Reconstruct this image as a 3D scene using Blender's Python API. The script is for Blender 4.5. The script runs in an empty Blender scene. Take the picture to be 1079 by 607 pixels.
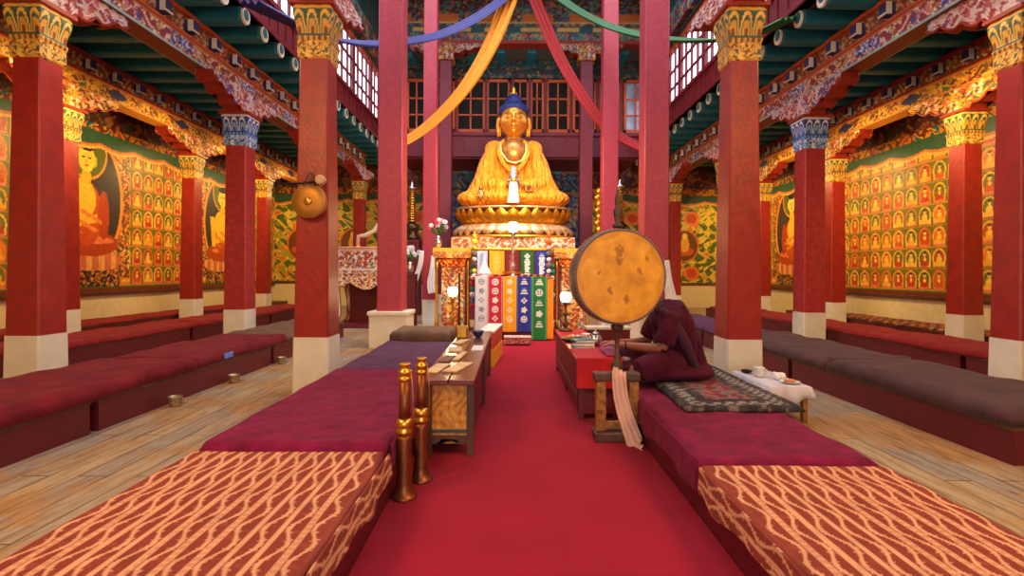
import bpy, bmesh, math, random
import numpy as np
from mathutils import Vector, Matrix
random.seed(7)
PI = math.pi
C = bpy.context.scene.collection
F, CX, CY, EYE = 550.0, 540.0, 287.0, 1.5     # focal length (px), vanishing point, eye height

# ------------------------------------------------------------------ helpers
def lin(c):
    return tuple((x/12.92 if x <= .04045 else ((x+.055)/1.055)**2.4) for x in c)
def srgb(r, g, b): return lin((r/255, g/255, b/255))

MATS = {}
def mat(name, col, rough=.6, metal=0, var=.15, scale=6, bump=0, bscale=40, sheen=0, emit=0, spec=.5, stretch=(1, 1, 1)):
    if name in MATS: return MATS[name]
    m = bpy.data.materials.new(name); m.use_nodes = True; MATS[name] = m
    nt = m.node_tree; b = nt.nodes['Principled BSDF']
    b.inputs['Roughness'].default_value = rough; b.inputs['Metallic'].default_value = metal
    b.inputs['Specular IOR Level'].default_value = spec
    if sheen: b.inputs['Sheen Weight'].default_value = sheen
    tc = nt.nodes.new('ShaderNodeTexCoord'); mp = nt.nodes.new('ShaderNodeMapping')
    mp.inputs['Scale'].default_value = stretch
    nt.links.new(tc.outputs['Object'], mp.inputs['Vector'])
    nz = nt.nodes.new('ShaderNodeTexNoise'); nz.inputs['Scale'].default_value = scale; nz.inputs['Detail'].default_value = 6
    nt.links.new(mp.outputs[0], nz.inputs['Vector'])
    cr = nt.nodes.new('ShaderNodeValToRGB'); e = cr.color_ramp.elements
    e[0].position = .3; e[1].position = .7
    e[0].color = (*[max(0, x*(1-var)) for x in col], 1); e[1].color = (*[min(1, x*(1+var)) for x in col], 1)
    nt.links.new(nz.outputs['Fac'], cr.inputs['Fac']); nt.links.new(cr.outputs[0], b.inputs['Base Color'])
    if bump:
        n2 = nt.nodes.new('ShaderNodeTexNoise'); n2.inputs['Scale'].default_value = bscale; n2.inputs['Detail'].default_value = 5
        nt.links.new(mp.outputs[0], n2.inputs['Vector'])
        bp = nt.nodes.new('ShaderNodeBump'); bp.inputs['Strength'].default_value = bump; bp.inputs['Distance'].default_value = .02
        nt.links.new(n2.outputs['Fac'], bp.inputs['Height']); nt.links.new(bp.outputs[0], b.inputs['Normal'])
    if emit:
        nt.links.new(cr.outputs[0], b.inputs['Emission Color']); b.inputs['Emission Strength'].default_value = emit
    return m

def painted_mat(name, rough=.55, metal=0, bump=.25, bscale=60, var=.12):
    """paint whose colour pattern is laid on the mesh as a colour attribute"""
    m = bpy.data.materials.new(name); m.use_nodes = True; MATS[name] = m
    nt = m.node_tree; b = nt.nodes['Principled BSDF']
    b.inputs['Roughness'].default_value = rough; b.inputs['Metallic'].default_value = metal
    at = nt.nodes.new('ShaderNodeAttribute'); at.attribute_name = 'Col'
    tc = nt.nodes.new('ShaderNodeTexCoord')
    nz = nt.nodes.new('ShaderNodeTexNoise'); nz.inputs['Scale'].default_value = 9; nz.inputs['Detail'].default_value = 6
    nt.links.new(tc.outputs['Object'], nz.inputs['Vector'])
    mr = nt.nodes.new('ShaderNodeMapRange'); mr.inputs[1].default_value = .3; mr.inputs[2].default_value = .7
    mr.inputs[3].default_value = 1-var; mr.inputs[4].default_value = 1+var
    nt.links.new(nz.outputs['Fac'], mr.inputs[0])
    mx = nt.nodes.new('ShaderNodeVectorMath'); mx.operation = 'SCALE'
    nt.links.new(at.outputs['Color'], mx.inputs[0]); nt.links.new(mr.outputs[0], mx.inputs['Scale'])
    nt.links.new(mx.outputs[0], b.inputs['Base Color'])
    n2 = nt.nodes.new('ShaderNodeTexNoise'); n2.inputs['Scale'].default_value = bscale
    nt.links.new(tc.outputs['Object'], n2.inputs['Vector'])
    bp = nt.nodes.new('ShaderNodeBump'); bp.inputs['Strength'].default_value = bump; bp.inputs['Distance'].default_value = .02
    nt.links.new(n2.outputs['Fac'], bp.inputs['Height']); nt.links.new(bp.outputs[0], b.inputs['Normal'])
    return m

def obj(name, bm, m, parent=None, smooth=False, label=None):
    me = bpy.data.meshes.new(name)
    if isinstance(bm, bmesh.types.BMesh):
        bmesh.ops.recalc_face_normals(bm, faces=bm.faces); bm.to_mesh(me); bm.free()
    else: me = bm
    if smooth:
        for p in me.polygons: p.use_smooth = True
    me.materials.append(m)
    o = bpy.data.objects.new(name, me); C.objects.link(o)
    if parent: o.parent = parent
    if label: o['label'] = label
    return o
def tag(o, label, cat, group=None, kind=None):
    o['label'] = label; o['category'] = cat
    if group: o['group'] = group
    if kind: o['kind'] = kind
    return o
def thing(name, label, cat, loc=(0, 0, 0), rz=0, group=None):
    o = bpy.data.objects.new(name, None); C.objects.link(o); o.location = loc; o.rotation_euler = (0, 0, rz)
    o.empty_display_size = .1
    return tag(o, label, cat, group)
def struct(name, bm, m, parent=None):
    o = obj(name, bm, m, parent)
    if parent is None: o['kind'] = 'structure'
    return o
def dup(root, loc=None, rz=None, label=None):
    r = root.copy(); C.objects.link(r)
    if loc is not None: r.location = loc
    if rz is not None: r.rotation_euler = (0, 0, rz)
    if label: r['label'] = label
    for ch in list(root.children):
        c = ch.copy(); C.objects.link(c); c.parent = r
        for g in ch.children:
            d = g.copy(); C.objects.link(d); d.parent = c
    return r

def B(): return bmesh.new()
def box(bm, x0, x1, y0, y1, z0, z1, bev=0, M=None):
    r = bmesh.ops.create_cube(bm, size=1)
    vs = r['verts']
    for v in vs:
        v.co = Vector(((x0+x1)/2 + v.co.x*(x1-x0), (y0+y1)/2 + v.co.y*(y1-y0), (z0+z1)/2 + v.co.z*(z1-z0)))
    if bev:
        es = list({e for v in vs for e in v.link_edges})
        rr = bmesh.ops.bevel(bm, geom=es, offset=bev, segments=2, affect='EDGES', profile=.5)
        vs = list({v for f in rr['faces'] for v in f.verts} | set(v for v in vs if v.is_valid))
    if M is not None:
        for v in vs: v.co = M @ v.co
    return bm
def lathe(bm, prof, cx=0, cy=0, seg=24, M=None, sq=None):
    """prof = [(r,z)..]; sq = superellipse exponent for square-ish turning"""
    rings = []
    for r, z in prof:
        ring = []
        for k in range(seg):
            a = 2*PI*k/seg
            c, s = math.cos(a), math.sin(a)
            q = 1
            if sq: q = (abs(c)**sq + abs(s)**sq)**(-1/sq)
            p = Vector((cx+r*q*c, cy+r*q*s, z))
            ring.append(bm.verts.new(M @ p if M else p))
        rings.append(ring)
    for a, b in zip(rings, rings[1:]):
        for k in range(seg):
            bm.faces.new((a[k], a[(k+1) % seg], b[(k+1) % seg], b[k]))
    bm.faces.new(rings[0][::-1]); bm.faces.new(rings[-1])
    return bm
def tube(bm, pts, rad, seg=10):
    pts = [Vector(p) for p in pts]
    n = len(pts); rads = rad if isinstance(rad, (list, tuple)) else [rad]*n
    prev = None; rings = []
    for i, p in enumerate(pts):
        t = (pts[min(i+1, n-1)]-pts[max(i-1, 0)]).normalized()
        if prev is None:
            a = Vector((0, 0, 1)) if abs(t.z) < .9 else Vector((1, 0, 0))
            u = t.cross(a).normalized()
        else: u = (prev - t*prev.dot(t)).normalized()
        prev = u; w = t.cross(u)
        rings.append([bm.verts.new(p + (u*math.cos(2*PI*k/seg)+w*math.sin(2*PI*k/seg))*rads[i]) for k in range(seg)])
    for a, b in zip(rings, rings[1:]):
        for k in range(seg): bm.faces.new((a[k], a[(k+1) % seg], b[(k+1) % seg], b[k]))
    bm.faces.new(rings[0][::-1]); bm.faces.new(rings[-1])
    return bm
def ell(bm, c, r, rot=None, seg=20):
    M = Matrix.Translation(Vector(c)) @ (rot.to_4x4() if rot else Matrix.Identity(4)) @ Matrix.Diagonal((*r, 1))
    bmesh.ops.create_uvsphere(bm, u_segments=seg, v_segments=seg//2+2, radius=1, matrix=M)
    return bm
def prism(bm, poly, a0, a1, axis='x'):
    """extrude a 2D polygon along axis: 'x' -> poly is (y,z); 'y' -> poly is (x,z); 'z' -> (x,y)"""
    def P(u, v, a): return {'x': (a, u, v), 'y': (u, a, v), 'z': (u, v, a)}[axis]
    A = [bm.verts.new(P(u, v, a0)) for u, v in poly]; Bv = [bm.verts.new(P(u, v, a1)) for u, v in poly]
    n = len(poly)
    for k in range(n): bm.faces.new((A[k], A[(k+1) % n], Bv[(k+1) % n], Bv[k]))
    fa = bm.faces.new(A[::-1]); fb = bm.faces.new(Bv)
    bmesh.ops.triangulate(bm, faces=[fa, fb])
    return bm
def gridmesh(name, P):
    """P: (n,m,3) numpy -> mesh"""
    n, m = P.shape[:2]
    idx = np.arange(n*m).reshape(n, m)
    q = np.stack([idx[:-1, :-1], idx[1:, :-1], idx[1:, 1:], idx[:-1, 1:]], -1).reshape(-1, 4)
    me = bpy.data.meshes.new(name)
    me.from_pydata(P.reshape(-1, 3).tolist(), [], q.tolist()); me.update()
    return me
def gridbox(name, x0, x1, y0, y1, z0, z1, res):
    """closed box with subdivided faces (for painted patterns)"""
    bm = bmesh.new()
    def face(o, u, v, lu, lv):
        nu = max(1, int(round(lu/res))); nv = max(1, int(round(lv/res)))
        vs = [[bm.verts.new(Vector(o)+Vector(u)*lu*i/nu+Vector(v)*lv*j/nv) for j in range(nv+1)] for i in range(nu+1)]
        for i in range(nu):
            for j in range(nv): bm.faces.new((vs[i][j], vs[i+1][j], vs[i+1][j+1], vs[i][j+1]))
    X, Y, Z = x1-x0, y1-y0, z1-z0
    face((x0, y0, z0), (1, 0, 0), (0, 0, 1), X, Z); face((x0, y1, z0), (0, 0, 1), (1, 0, 0), Z, X)
    face((x0, y0, z0), (0, 0, 1), (0, 1, 0), Z, Y); face((x1, y0, z0), (0, 1, 0), (0, 0, 1), Y, Z)
    face((x0, y0, z0), (0, 1, 0), (1, 0, 0), Y, X); face((x0, y0, z1), (1, 0, 0), (0, 1, 0), X, Y)
    me = bpy.data.meshes.new(name); bm.to_mesh(me); bm.free()
    return me
def paint(me, fn):
    n = len(me.vertices); co = np.empty(n*3, dtype=np.float32); me.vertices.foreach_get('co', co)
    co = co.reshape(-1, 3)
    col = fn(co[:, 0], co[:, 1], co[:, 2])
    at = me.color_attributes.new('Col', 'FLOAT_COLOR', 'POINT')
    out = np.ones((n, 4), dtype=np.float32); out[:, :3] = col
    at.data.foreach_set('color', out.ravel())
    return me
def hsh(a, b=0, c=0):
    v = np.sin(a*12.9898+b*78.233+c*37.719)*43758.5453
    return v-np.floor(v)
def mixc(col, mask, c):
    col[mask] = c
    return col
def base(u, c): 
    out = np.empty((len(u), 3), dtype=np.float32); out[:] = c
    return out
def scroll(u, v, s, pal, ground, density=.0):
    """carved scroll / blossom work in several colours over a ground"""
    out = base(u, ground)
    a = np.sin(u*s+1.7*np.sin(v*s*.9+u*s*.31)); b = np.sin(v*s*1.1+1.9*np.cos(u*s*.7))
    w = a*b
    w2 = np.sin(u*s*1.9+3*np.sin(v*s*1.3))*np.cos(v*s*1.7+u*s*.4)
    n = len(pal)
    k = (hsh(np.floor(u*s/PI), np.floor(v*s/PI))*n).astype(int) % n
    P = np.array(pal)
    m = w > .18-density; out[m] = P[k[m]]
    m = (w2 > .55); out[m] = P[(k[m]+1) % n]
    m = (np.abs(w-.18+density) < .09); out[m] = P[0]*1.15
    return out
def blob(name, m, fill, parent=None, vox=.04, smooth=6, label=None, disp=None):
    bm = B(); fill(bm); o = obj(name, bm, m, parent, True, label)
    r = o.modifiers.new('merge', 'REMESH'); r.mode = 'VOXEL'; r.voxel_size = vox; r.use_smooth_shade = True
    s = o.modifiers.new('soften', 'SMOOTH'); s.factor = .5; s.iterations = smooth
    if disp:
        t = bpy.data.textures.new(name+'_folds', disp[0])
        if disp[0] == 'WOOD': t.wood_type = 'BANDNOISE'; t.noise_scale = disp[2]; t.turbulence = disp[3]
        else: t.noise_scale = disp[2]
        d = o.modifiers.new('folds', 'DISPLACE'); d.texture = t; d.strength = disp[1]; d.mid_level = .5
    return o
def rotz(a): return Matrix.Rotation(a, 3, 'Z')
def rotx(a): return Matrix.Rotation(a, 3, 'X')
def roty(a): return Matrix.Rotation(a, 3, 'Y')

# ------------------------------------------------------------------ colours / materials
RED = srgb(140, 32, 24); CREAM = srgb(225, 205, 160); GOLD = srgb(214, 150, 36); TEAL = srgb(22, 96, 104)
BLUE = srgb(32, 52, 150); LBLUE = srgb(120, 165, 205); WHITE = srgb(228, 224, 214); ORANGE = srgb(214, 92, 24)
GREEN = srgb(40, 84, 48); DRED = srgb(96, 18, 20); PINK = srgb(200, 110, 110); DBLUE = srgb(22, 28, 80)
m_col = mat('red_column_paint', srgb(150, 34, 28), .38, var=.2, scale=5, bump=.25, bscale=18)
m_colw = mat('worn_red_column_paint', srgb(168, 44, 44), .4, var=.25, scale=9, bump=.4, bscale=30)
m_white = mat('white_plinth_paint', srgb(222, 212, 192), .6, var=.07, scale=4, bump=.1)
m_paint = painted_mat('painted_woodwork', .55)
m_mural = painted_mat('gilded_mural', .42, 0, .12, 40, .18)
m_rug = painted_mat('woven_rug', .95, 0, .5, 250, .12)
m_wallw = mat('cream_plaster', srgb(226, 204, 150), .75, var=.06, bump=.1, bscale=8)
m_dred = mat('maroon_box_paint', srgb(98, 16, 28), .5, var=.12, scale=3)
m_carpet = mat('red_carpet', srgb(160, 26, 48), .95, var=.1, scale=1.5, bump=.5, bscale=300, sheen=.03, spec=.1)
m_magenta = mat('wine_velvet_mat', srgb(118, 18, 56), .9, var=.3, scale=9, bump=.4, bscale=60, sheen=.03, spec=.15)
m_greymat = mat('faded_plum_mat', srgb(92, 56, 82), .9, var=.2, scale=6, bump=.3, bscale=60, spec=.15)
m_brown = mat('brown_felt_cushion', srgb(112, 86, 70), .95, var=.25, scale=5, bump=.4, bscale=80, spec=.15)
m_dark = mat('dark_brown_velvet', srgb(74, 40, 44), .85, var=.35, scale=5, bump=.5, bscale=30, sheen=.03)
m_winec = mat('dark_wine_cushion', srgb(112, 22, 34), .9, var=.3, scale=4, bump=.5, bscale=25, sheen=.03, spec=.15)
m_redc = mat('faded_red_cushion', srgb(132, 28, 32), .9, var=.25, scale=5, bump=.4, bscale=30, sheen=.03, spec=.15)
m_teal = mat('teal_joist_paint', srgb(20, 100, 112), .55, var=.2, scale=4, bump=.2)
m_ceil = mat('dark_ceiling_boards', srgb(84, 34, 18), .7, var=.3, scale=3, stretch=(1, .1, 1))
m_maroonw = mat('maroon_window_wood', srgb(112, 22, 34), .5, var=.15)
m_orangew = mat('orange_window_wood', srgb(190, 84, 34), .5, var=.15)
m_bracket = mat('red_corbel_wood', srgb(146, 36, 22), .5, var=.2)
m_woodd = mat('dark_worn_wood', srgb(84, 48, 28), .5, var=.35, scale=8, bump=.4, bscale=25, stretch=(1, 1, .3))
m_copper = mat('aged_copper', srgb(138, 78, 44), .42, .85, var=.25, scale=14, bump=.15)
m_brass = mat('brass', srgb(206, 152, 62), .3, .9, var=.2, scale=10, bump=.1)
m_gold = mat('gilding', srgb(236, 168, 52), .28, .85, var=.15, scale=8)
m_goldskin = mat('gilded_face', srgb(224, 150, 52), .3, .65, var=.08, scale=5)
m_silver = mat('silver', srgb(205, 200, 205), .25, .9, var=.2, scale=20)
m_saffron = mat('saffron_silk', srgb(246, 152, 14), .55, var=.1, scale=3, bump=.5, bscale=9, sheen=.03)
m_hair = mat('blue_hair_paint', srgb(16, 34, 104), .6, var=.1, bump=.8, bscale=28)
m_black = mat('dark_iron', srgb(34, 28, 28), .4, .6)
m_scarf = mat('white_silk_scarf', srgb(232, 226, 222), .6, var=.06, bump=.3, bscale=20)
m_skin = mat('skin', srgb(150, 84, 56), .5, var=.08)
m_robe = mat('maroon_monk_robe', srgb(74, 18, 38), .9, var=.2, scale=5, bump=.5, bscale=25, sheen=.03, spec=.1)
m_glass = None

# wooden floor: long planks with worn yellow and grey patches
def floor_mat():
    m = bpy.data.materials.new('worn_floor_planks'); m.use_nodes = True
    nt = m.node_tree; b = nt.nodes['Principled BSDF']; b.inputs['Roughness'].default_value = .42
    L = nt.links.new
    def N(t, **k):
        n = nt.nodes.new(t)
        for a, v in k.items(): n.inputs[a].default_value = v
        return n
    def ramp(src, p0, c0, p1, c1):
        r = nt.nodes.new('ShaderNodeValToRGB'); e = r.color_ramp.elements
        e[0].position, e[1].position = p0, p1; e[0].color, e[1].color = (*c0, 1), (*c1, 1); L(src, r.inputs['Fac']); return r.outputs[0]
    def mix(A, B_, f, mode='MIX'):
        x = nt.nodes.new('ShaderNodeMix'); x.data_type = 'RGBA'; x.blend_type = mode
        if isinstance(f, float): x.inputs['Factor'].default_value = f
        else: L(f, x.inputs['Factor'])
        L(A, x.inputs['A']); L(B_, x.inputs['B']); return x.outputs['Result']
    tc = N('ShaderNodeTexCoord')
    mp = N('ShaderNodeMapping', Rotation=(0, 0, PI/2)); L(tc.outputs['Object'], mp.inputs['Vector'])
    br = N('ShaderNodeTexBrick', Scale=1, Bias=-.1); br.inputs['Brick Width'].default_value = 1.9; br.inputs['Row Height'].default_value = .21
    br.inputs['Mortar Size'].default_value = .007; br.inputs['Mortar Smooth'].default_value = .2
    br.inputs['Color1'].default_value = (*srgb(180, 156, 122), 1); br.inputs['Color2'].default_value = (*srgb(150, 140, 132), 1)
    br.inputs['Mortar'].default_value = (*srgb(92, 64, 40), 1); L(mp.outputs[0], br.inputs['Vector'])
    big = N('ShaderNodeTexNoise', Scale=.9, Detail=5, Roughness=.6); L(tc.outputs['Object'], big.inputs['Vector'])
    varn = ramp(big.outputs['Fac'], .47, (0, 0, 0), .56, (1, 1, 1))
    tint = N('ShaderNodeRGB'); tint.outputs[0].default_value = (*srgb(178, 122, 48), 1)
    wood = mix(br.outputs['Color'], tint.outputs[0], .0)
    t2 = nt.nodes.new('ShaderNodeMath'); t2.operation = 'MULTIPLY'; t2.inputs[1].default_value = .62; L(varn, t2.inputs[0])
    wood = mix(br.outputs['Color'], tint.outputs[0], t2.outputs[0])
    mp2 = N('ShaderNodeMapping', Scale=(9, 1.1, 1)); L(tc.outputs['Object'], mp2.inputs['Vector'])
    g = N('ShaderNodeTexNoise', Scale=2.2, Detail=9, Roughness=.65, Distortion=.6); L(mp2.outputs[0], g.inputs['Vector'])
    wood = mix(wood, ramp(g.outputs['Fac'], .36, (.52, .45, .36), .56, (1, 1, 1)), .8, 'MULTIPLY')
    mp3 = N('ShaderNodeMapping', Scale=(1, .35, 1)); L(tc.outputs['Object'], mp3.inputs['Vector'])
    v = N('ShaderNodeTexVoronoi', Scale=4.2, Randomness=1); L(mp3.outputs[0], v.inputs['Vector'])
    wood = mix(wood, ramp(v.outputs['Distance'], .03, (.32, .2, .1), .09, (1, 1, 1)), .8, 'MULTIPLY')
    L(wood, b.inputs['Base Color'])
    bp = N('ShaderNodeBump', Strength=.3, Distance=.01); L(g.outputs['Fac'], bp.inputs['Height']); L(bp.outputs[0], b.inputs['Normal'])
    return m
# frosted window pane: daylight passes, seen as bright white
def pane_mat():
    m = bpy.data.materials.new('window_pane'); m.use_nodes = True
    nt = m.node_tree; nt.nodes.clear()
    o = nt.nodes.new('ShaderNodeOutputMaterial'); t = nt.nodes.new('ShaderNodeBsdfTransparent'); t.inputs[0].default_value = (1, .93, .95, 1)
    g = nt.nodes.new('ShaderNodeBsdfGlossy'); g.inputs['Roughness'].default_value = .15
    mx = nt.nodes.new('ShaderNodeMixShader'); mx.inputs[0].default_value = .06
    nt.links.new(t.outputs[0], mx.inputs[1]); nt.links.new(g.outputs[0], mx.inputs[2]); nt.links.new(mx.outputs[0], o.inputs[0])
    return m
m_pane = pane_mat()
m_dpane = mat('dark_gallery_glass', srgb(30, 26, 24), .4, var=.4, scale=1.2, spec=.1)

# ------------------------------------------------------------------ room shell
XW = 10.5; YB = 23.0; AX = .2
struct('floor', box(B(), -XW-.2, XW+.2, -2.5, YB+.2, -.2, 0), floor_mat())
def quadwall(name, x0, x1, y0, y1, z0, z1, m=m_wallw): return struct(name, box(B(), x0, x1, y0, y1, z0, z1), m)
wl = quadwall('wall_left', -XW-.25, -XW, -2.7, YB+.2, 0, 6.45)
wr = quadwall('wall_right', XW, XW+.25, -2.5, YB+.2, 0, 6.45)
wb = quadwall('wall_back', -XW, XW, YB, YB+.25, 0, 6.45)
bm = B(); box(bm, -XW, -1.6, -2.7, -2.5, 0, 6.45); box(bm, 2.0, XW, -2.7, -2.5, 0, 6.45); box(bm, -1.6, 2.0, -2.7, -2.5, 3.2, 6.45); box(bm, -5.2, 5.4, -2.7, -2.5, 6.45, 11.4)
struct('wall_entrance', bm, m_wallw)

# small seated buddha pattern
def buddhas(u, v, pw, ph, ground):
    cu, cv = np.floor(u/pw), np.floor(v/ph)
    a = (u/pw-cu-.5); b = (v/ph-cv)
    r1, r2, r3 = hsh(cu, cv), hsh(cu, cv, 3), hsh(cu, cv, 7)
    col = base(u, ground)
    col[b < .06] = srgb(200, 130, 40)
    halo = (a/.44)**2+((b-.52)/.44)**2 < 1
    halo |= (np.abs(a) < .42) & (b > .1) & (b < .5)
    h = np.array([srgb(240, 170, 50), srgb(246, 196, 80), srgb(226, 120, 40), srgb(240, 180, 80)])
    col[halo] = h[(r1[halo]*4).astype(int) % 4]
    inn = (a/.36)**2+((b-.52)/.37)**2 < 1
    g = np.array([srgb(196, 104, 24), srgb(110, 110, 40), srgb(226, 120, 30), srgb(180, 76, 24)])
    col[inn] = g[(r2[inn]*4).astype(int) % 4]
    rb = np.array([srgb(206, 84, 24), srgb(240, 170, 36), srgb(190, 60, 24), srgb(246, 190, 60)])
    body = ((a/.33)**2+((b-.24)/.11)**2 < 1) | ((a/.19)**2+((b-.42)/.2)**2 < 1)
    col[body] = rb[(r3[body]*4).astype(int) % 4]
    chest = ((a+.02)/.09)**2+((b-.48)/.1)**2 < 1
    col[chest] = srgb(250, 206, 96)
    hd = (a/.1)**2+((b-.7)/.09)**2 < 1
    col[hd] = srgb(248, 200, 84)
    hr = (a/.1)**2+((b-.78)/.05)**2 < 1
    col[hr] = srgb(40, 34, 60)
    lot = (np.abs(a) < .36) & (b > .08) & (b < .15)
    col[lot] = srgb(226, 120, 90)
    return col
def bigbuddha(col, u, v, cu, z0, s, halo_c=GREEN):
    """a large enthroned painted figure: cu centre, z0 lotus base, s scale (figure height about 3.6 s)"""
    a = (u-cu)/s; b = (v-z0)/s
    fr = (np.abs(a) < 1.45) & (b > -.1) & (b < 4.0)
    col[fr] = scroll(u[fr]*1.0, v[fr], 16/s**.5, [srgb(224, 150, 50), srgb(190, 80, 30), srgb(220, 190, 110), srgb(70, 100, 70)], srgb(120, 60, 24))
    def E(x, y, rx, ry): return ((a-x)/rx)**2+((b-y)/ry)**2 < 1
    col[E(0, 1.9, 1.22, 1.75)] = srgb(232, 140, 40)
    col[E(0, 1.9, 1.12, 1.64)] = srgb(56, 44, 44)
    col[E(0, 3.05, .66, .72)] = srgb(236, 150, 40)
    col[E(0, 3.05, .6, .66)] = srgb(92, 98, 34)
    lot = E(0, .35, 1.2, .3); col[lot] = srgb(206, 110, 70)
    pet = lot & (np.sin(a*16) > .2); col[pet] = srgb(236, 160, 90)
    col[E(0, .78, 1.05, .34)] = srgb(176, 66, 24)
    col[E(.1, .86, .8, .1)] = srgb(232, 120, 70)
    col[E(0, 1.5, .5, .8)] = srgb(196, 76, 24)
    col[E(-.12, 1.85, .42, .5)] = srgb(244, 184, 48)
    arm = (np.abs(a+.62+(b-1.5)*.12) < .13) & (b > 1.0) & (b < 2.1); col[arm] = srgb(240, 176, 44)
    arm = (np.abs(b-1.25-(a+.3)*.25) < .1) & (a > -.65) & (a < .35); col[arm] = srgb(242, 180, 50)
    col[E(.55, 1.5, .18, .62)] = srgb(180, 62, 22)
    rob = E(0, 1.3, .5, .3) & (np.sin(b*22+a*9) > .3); col[rob] = srgb(226, 130, 50)
    col[E(0, 2.4, .15, .2)] = srgb(240, 176, 44)
    col[E(0, 2.86, .26, .34)] = srgb(252, 204, 70)
    col[E(0, 3.2, .28, .16)] = srgb(28, 26, 50); col[E(0, 3.38, .1, .13)] = srgb(28, 26, 50)
    for e in (-.1, .1):
        col[E(e, 2.88, .06, .02)] = srgb(60, 30, 20); col[E(e*2.8, 2.82, .04, .14)] = srgb(240, 180, 60)
    col[E(0, 2.68, .07, .022)] = srgb(190, 50, 30); col[E(0, 2.78, .03, .06)] = srgb(220, 150, 50)
    ped = (np.abs(a) < 1.1) & (b < .08) & (b > -.5)
    col[ped] = scroll(u[ped], v[ped], 18, [srgb(210, 150, 60), srgb(160, 60, 40)], srgb(60, 40, 30))
    return col
def mural_top(col, u, v, zt):
    w = .10*np.abs(np.sin(u*2.6))+.05*np.sin(u*1.1)
    up = v > zt-.25-w
    col[up] = srgb(52, 88, 62)
    b1 = up & (v < zt-.12-w); col[b1] = srgb(216, 120, 50)
    b2 = up & (v < zt-.19-w); col[b2] = srgb(240, 180, 90)
    far = v > zt+.12; col[far] = scroll(u[far], v[far], 12, [GOLD, ORANGE, TEAL], srgb(110, 40, 24))
    return col
def mural_frame(col, u, v, z0):
    col[v < z0+.1] = srgb(120, 40, 20); col[(v < z0+.14) & (v > z0+.09)] = srgb(70, 90, 40)
    return col
Z0, Z1 = .95, 5.2
def mural_l(x, y, z):
    col = buddhas(y+.14, z-Z0-.14, .44, .53, srgb(112, 108, 30))
    for cu, s in ((12.85, 1.0), (8.0, 1.0), (18.9, .95)):
        bd = np.abs(y-cu) < 1.6*s
        col2 = bigbuddha(col, y, z, cu, Z0+.45, s)
    col = mural_top(col, y, z, 4.9)
    return mural_frame(col, y, z, Z0)
def mural_r(x, y, z):
    col = buddhas(y, z-Z0-.14, .45, .54, srgb(116, 108, 26))
    col = bigbuddha(col, y, z, 19.6, Z0+.45, .95)
    col = mural_top(col, y, z, 4.85)
    return mural_frame(col, y, z, Z0)
def mural_b(x, y, z):
    col = scroll(x, z, 6.5, [srgb(226, 190, 60), srgb(150, 160, 50), srgb(214, 120, 40), srgb(200, 180, 90)], srgb(84, 100, 34), .1)
    for cu in (-9.3, -7.0, -4.5, 5.0, 7.6, 9.7):
        E = ((x-cu)/.62)**2+((z-2.7)/.72)**2
        col[E < 1] = srgb(206, 110, 36); col[E < .8] = srgb(110, 60, 30)
        col[((x-cu)/.4)**2+((z-2.45)/.2)**2 < 1] = srgb(200, 90, 30); col[((x-cu)/.2)**2+((z-2.75)/.34)**2 < 1] = srgb(230, 160, 50)
        col[((x-cu)/.12)**2+((z-3.12)/.14)**2 < 1] = srgb(246, 196, 80)
        for q in (1.5, 3.9):
            E = ((x-cu-.3)/.35)**2+((z-q)/.32)**2
            col[E < 1] = srgb(230, 120, 50)
            col[E < .4] = srgb(200, 70, 30)
    col = mural_top(col, x, z, 4.8)
    return mural_frame(col, x, z, Z0)
def mural(name, fn, parent, axis, pos, a0, a1, res, label):
    na, nz = int((a1-a0)/res)+1, int((Z1-Z0)/res)+1
    A, Z = np.meshgrid(np.linspace(a0, a1, na), np.linspace(Z0, Z1, nz), indexing='ij')
    K = np.full_like(A, pos)
    P = np.stack([K, A, Z], -1) if axis == 'x' else np.stack([A, K, Z], -1)
    me = paint(gridmesh(name, P), fn)
    return obj(name, me, m_mural, parent, label=label)
mural('mural', mural_l, wl, 'x', -XW+.012, 8.0, 23.0, .024, 'gold mural of a large seated buddha among rows of small ones')
mural('mural', mural_r, wr, 'x', XW-.012, 8.0, 23.0, .024, 'gold mural of rows of small seated buddhas')
mural('mural', mural_b, wb, 'y', YB-.012, -XW+.03, -3.2, .03, 'green and yellow mural of clouds and figures on the back wall')
mural('mural', mural_b, wb, 'y', YB-.012, 3.4, XW-.03, .03, 'green and yellow mural of clouds and figures on the back wall')
for x0, x1, nm in ((-XW, -XW+.07, 'trim_1'), (XW-.07, XW, 'trim_2')):
    struct(nm, box(B(), x0, x1, 2, YB-.02, .86, .95, .01), m_woodd)
def topfr(x, y, z):
    col = scroll(x+y, z, 9, [srgb(150, 90, 40), srgb(40, 80, 70), srgb(130, 50, 36), srgb(50, 50, 90)], srgb(74, 26, 20), .05)
    col[z > 6.0] = srgb(80, 30, 22); return col
for nm, a in (('trim_10', (-XW, -XW+.05, 2, YB-.05)), ('trim_11', (XW-.05, XW, 2, YB-.05)), ('trim_12', (-XW+.05, -3.2, YB-.05, YB)), ('trim_13', (3.4, XW-.05, YB-.05, YB))):
    o = obj(nm, paint(gridbox(nm, *a, 5.19, 6.32, .07), topfr), m_mural); o['kind'] = 'structure'
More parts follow.
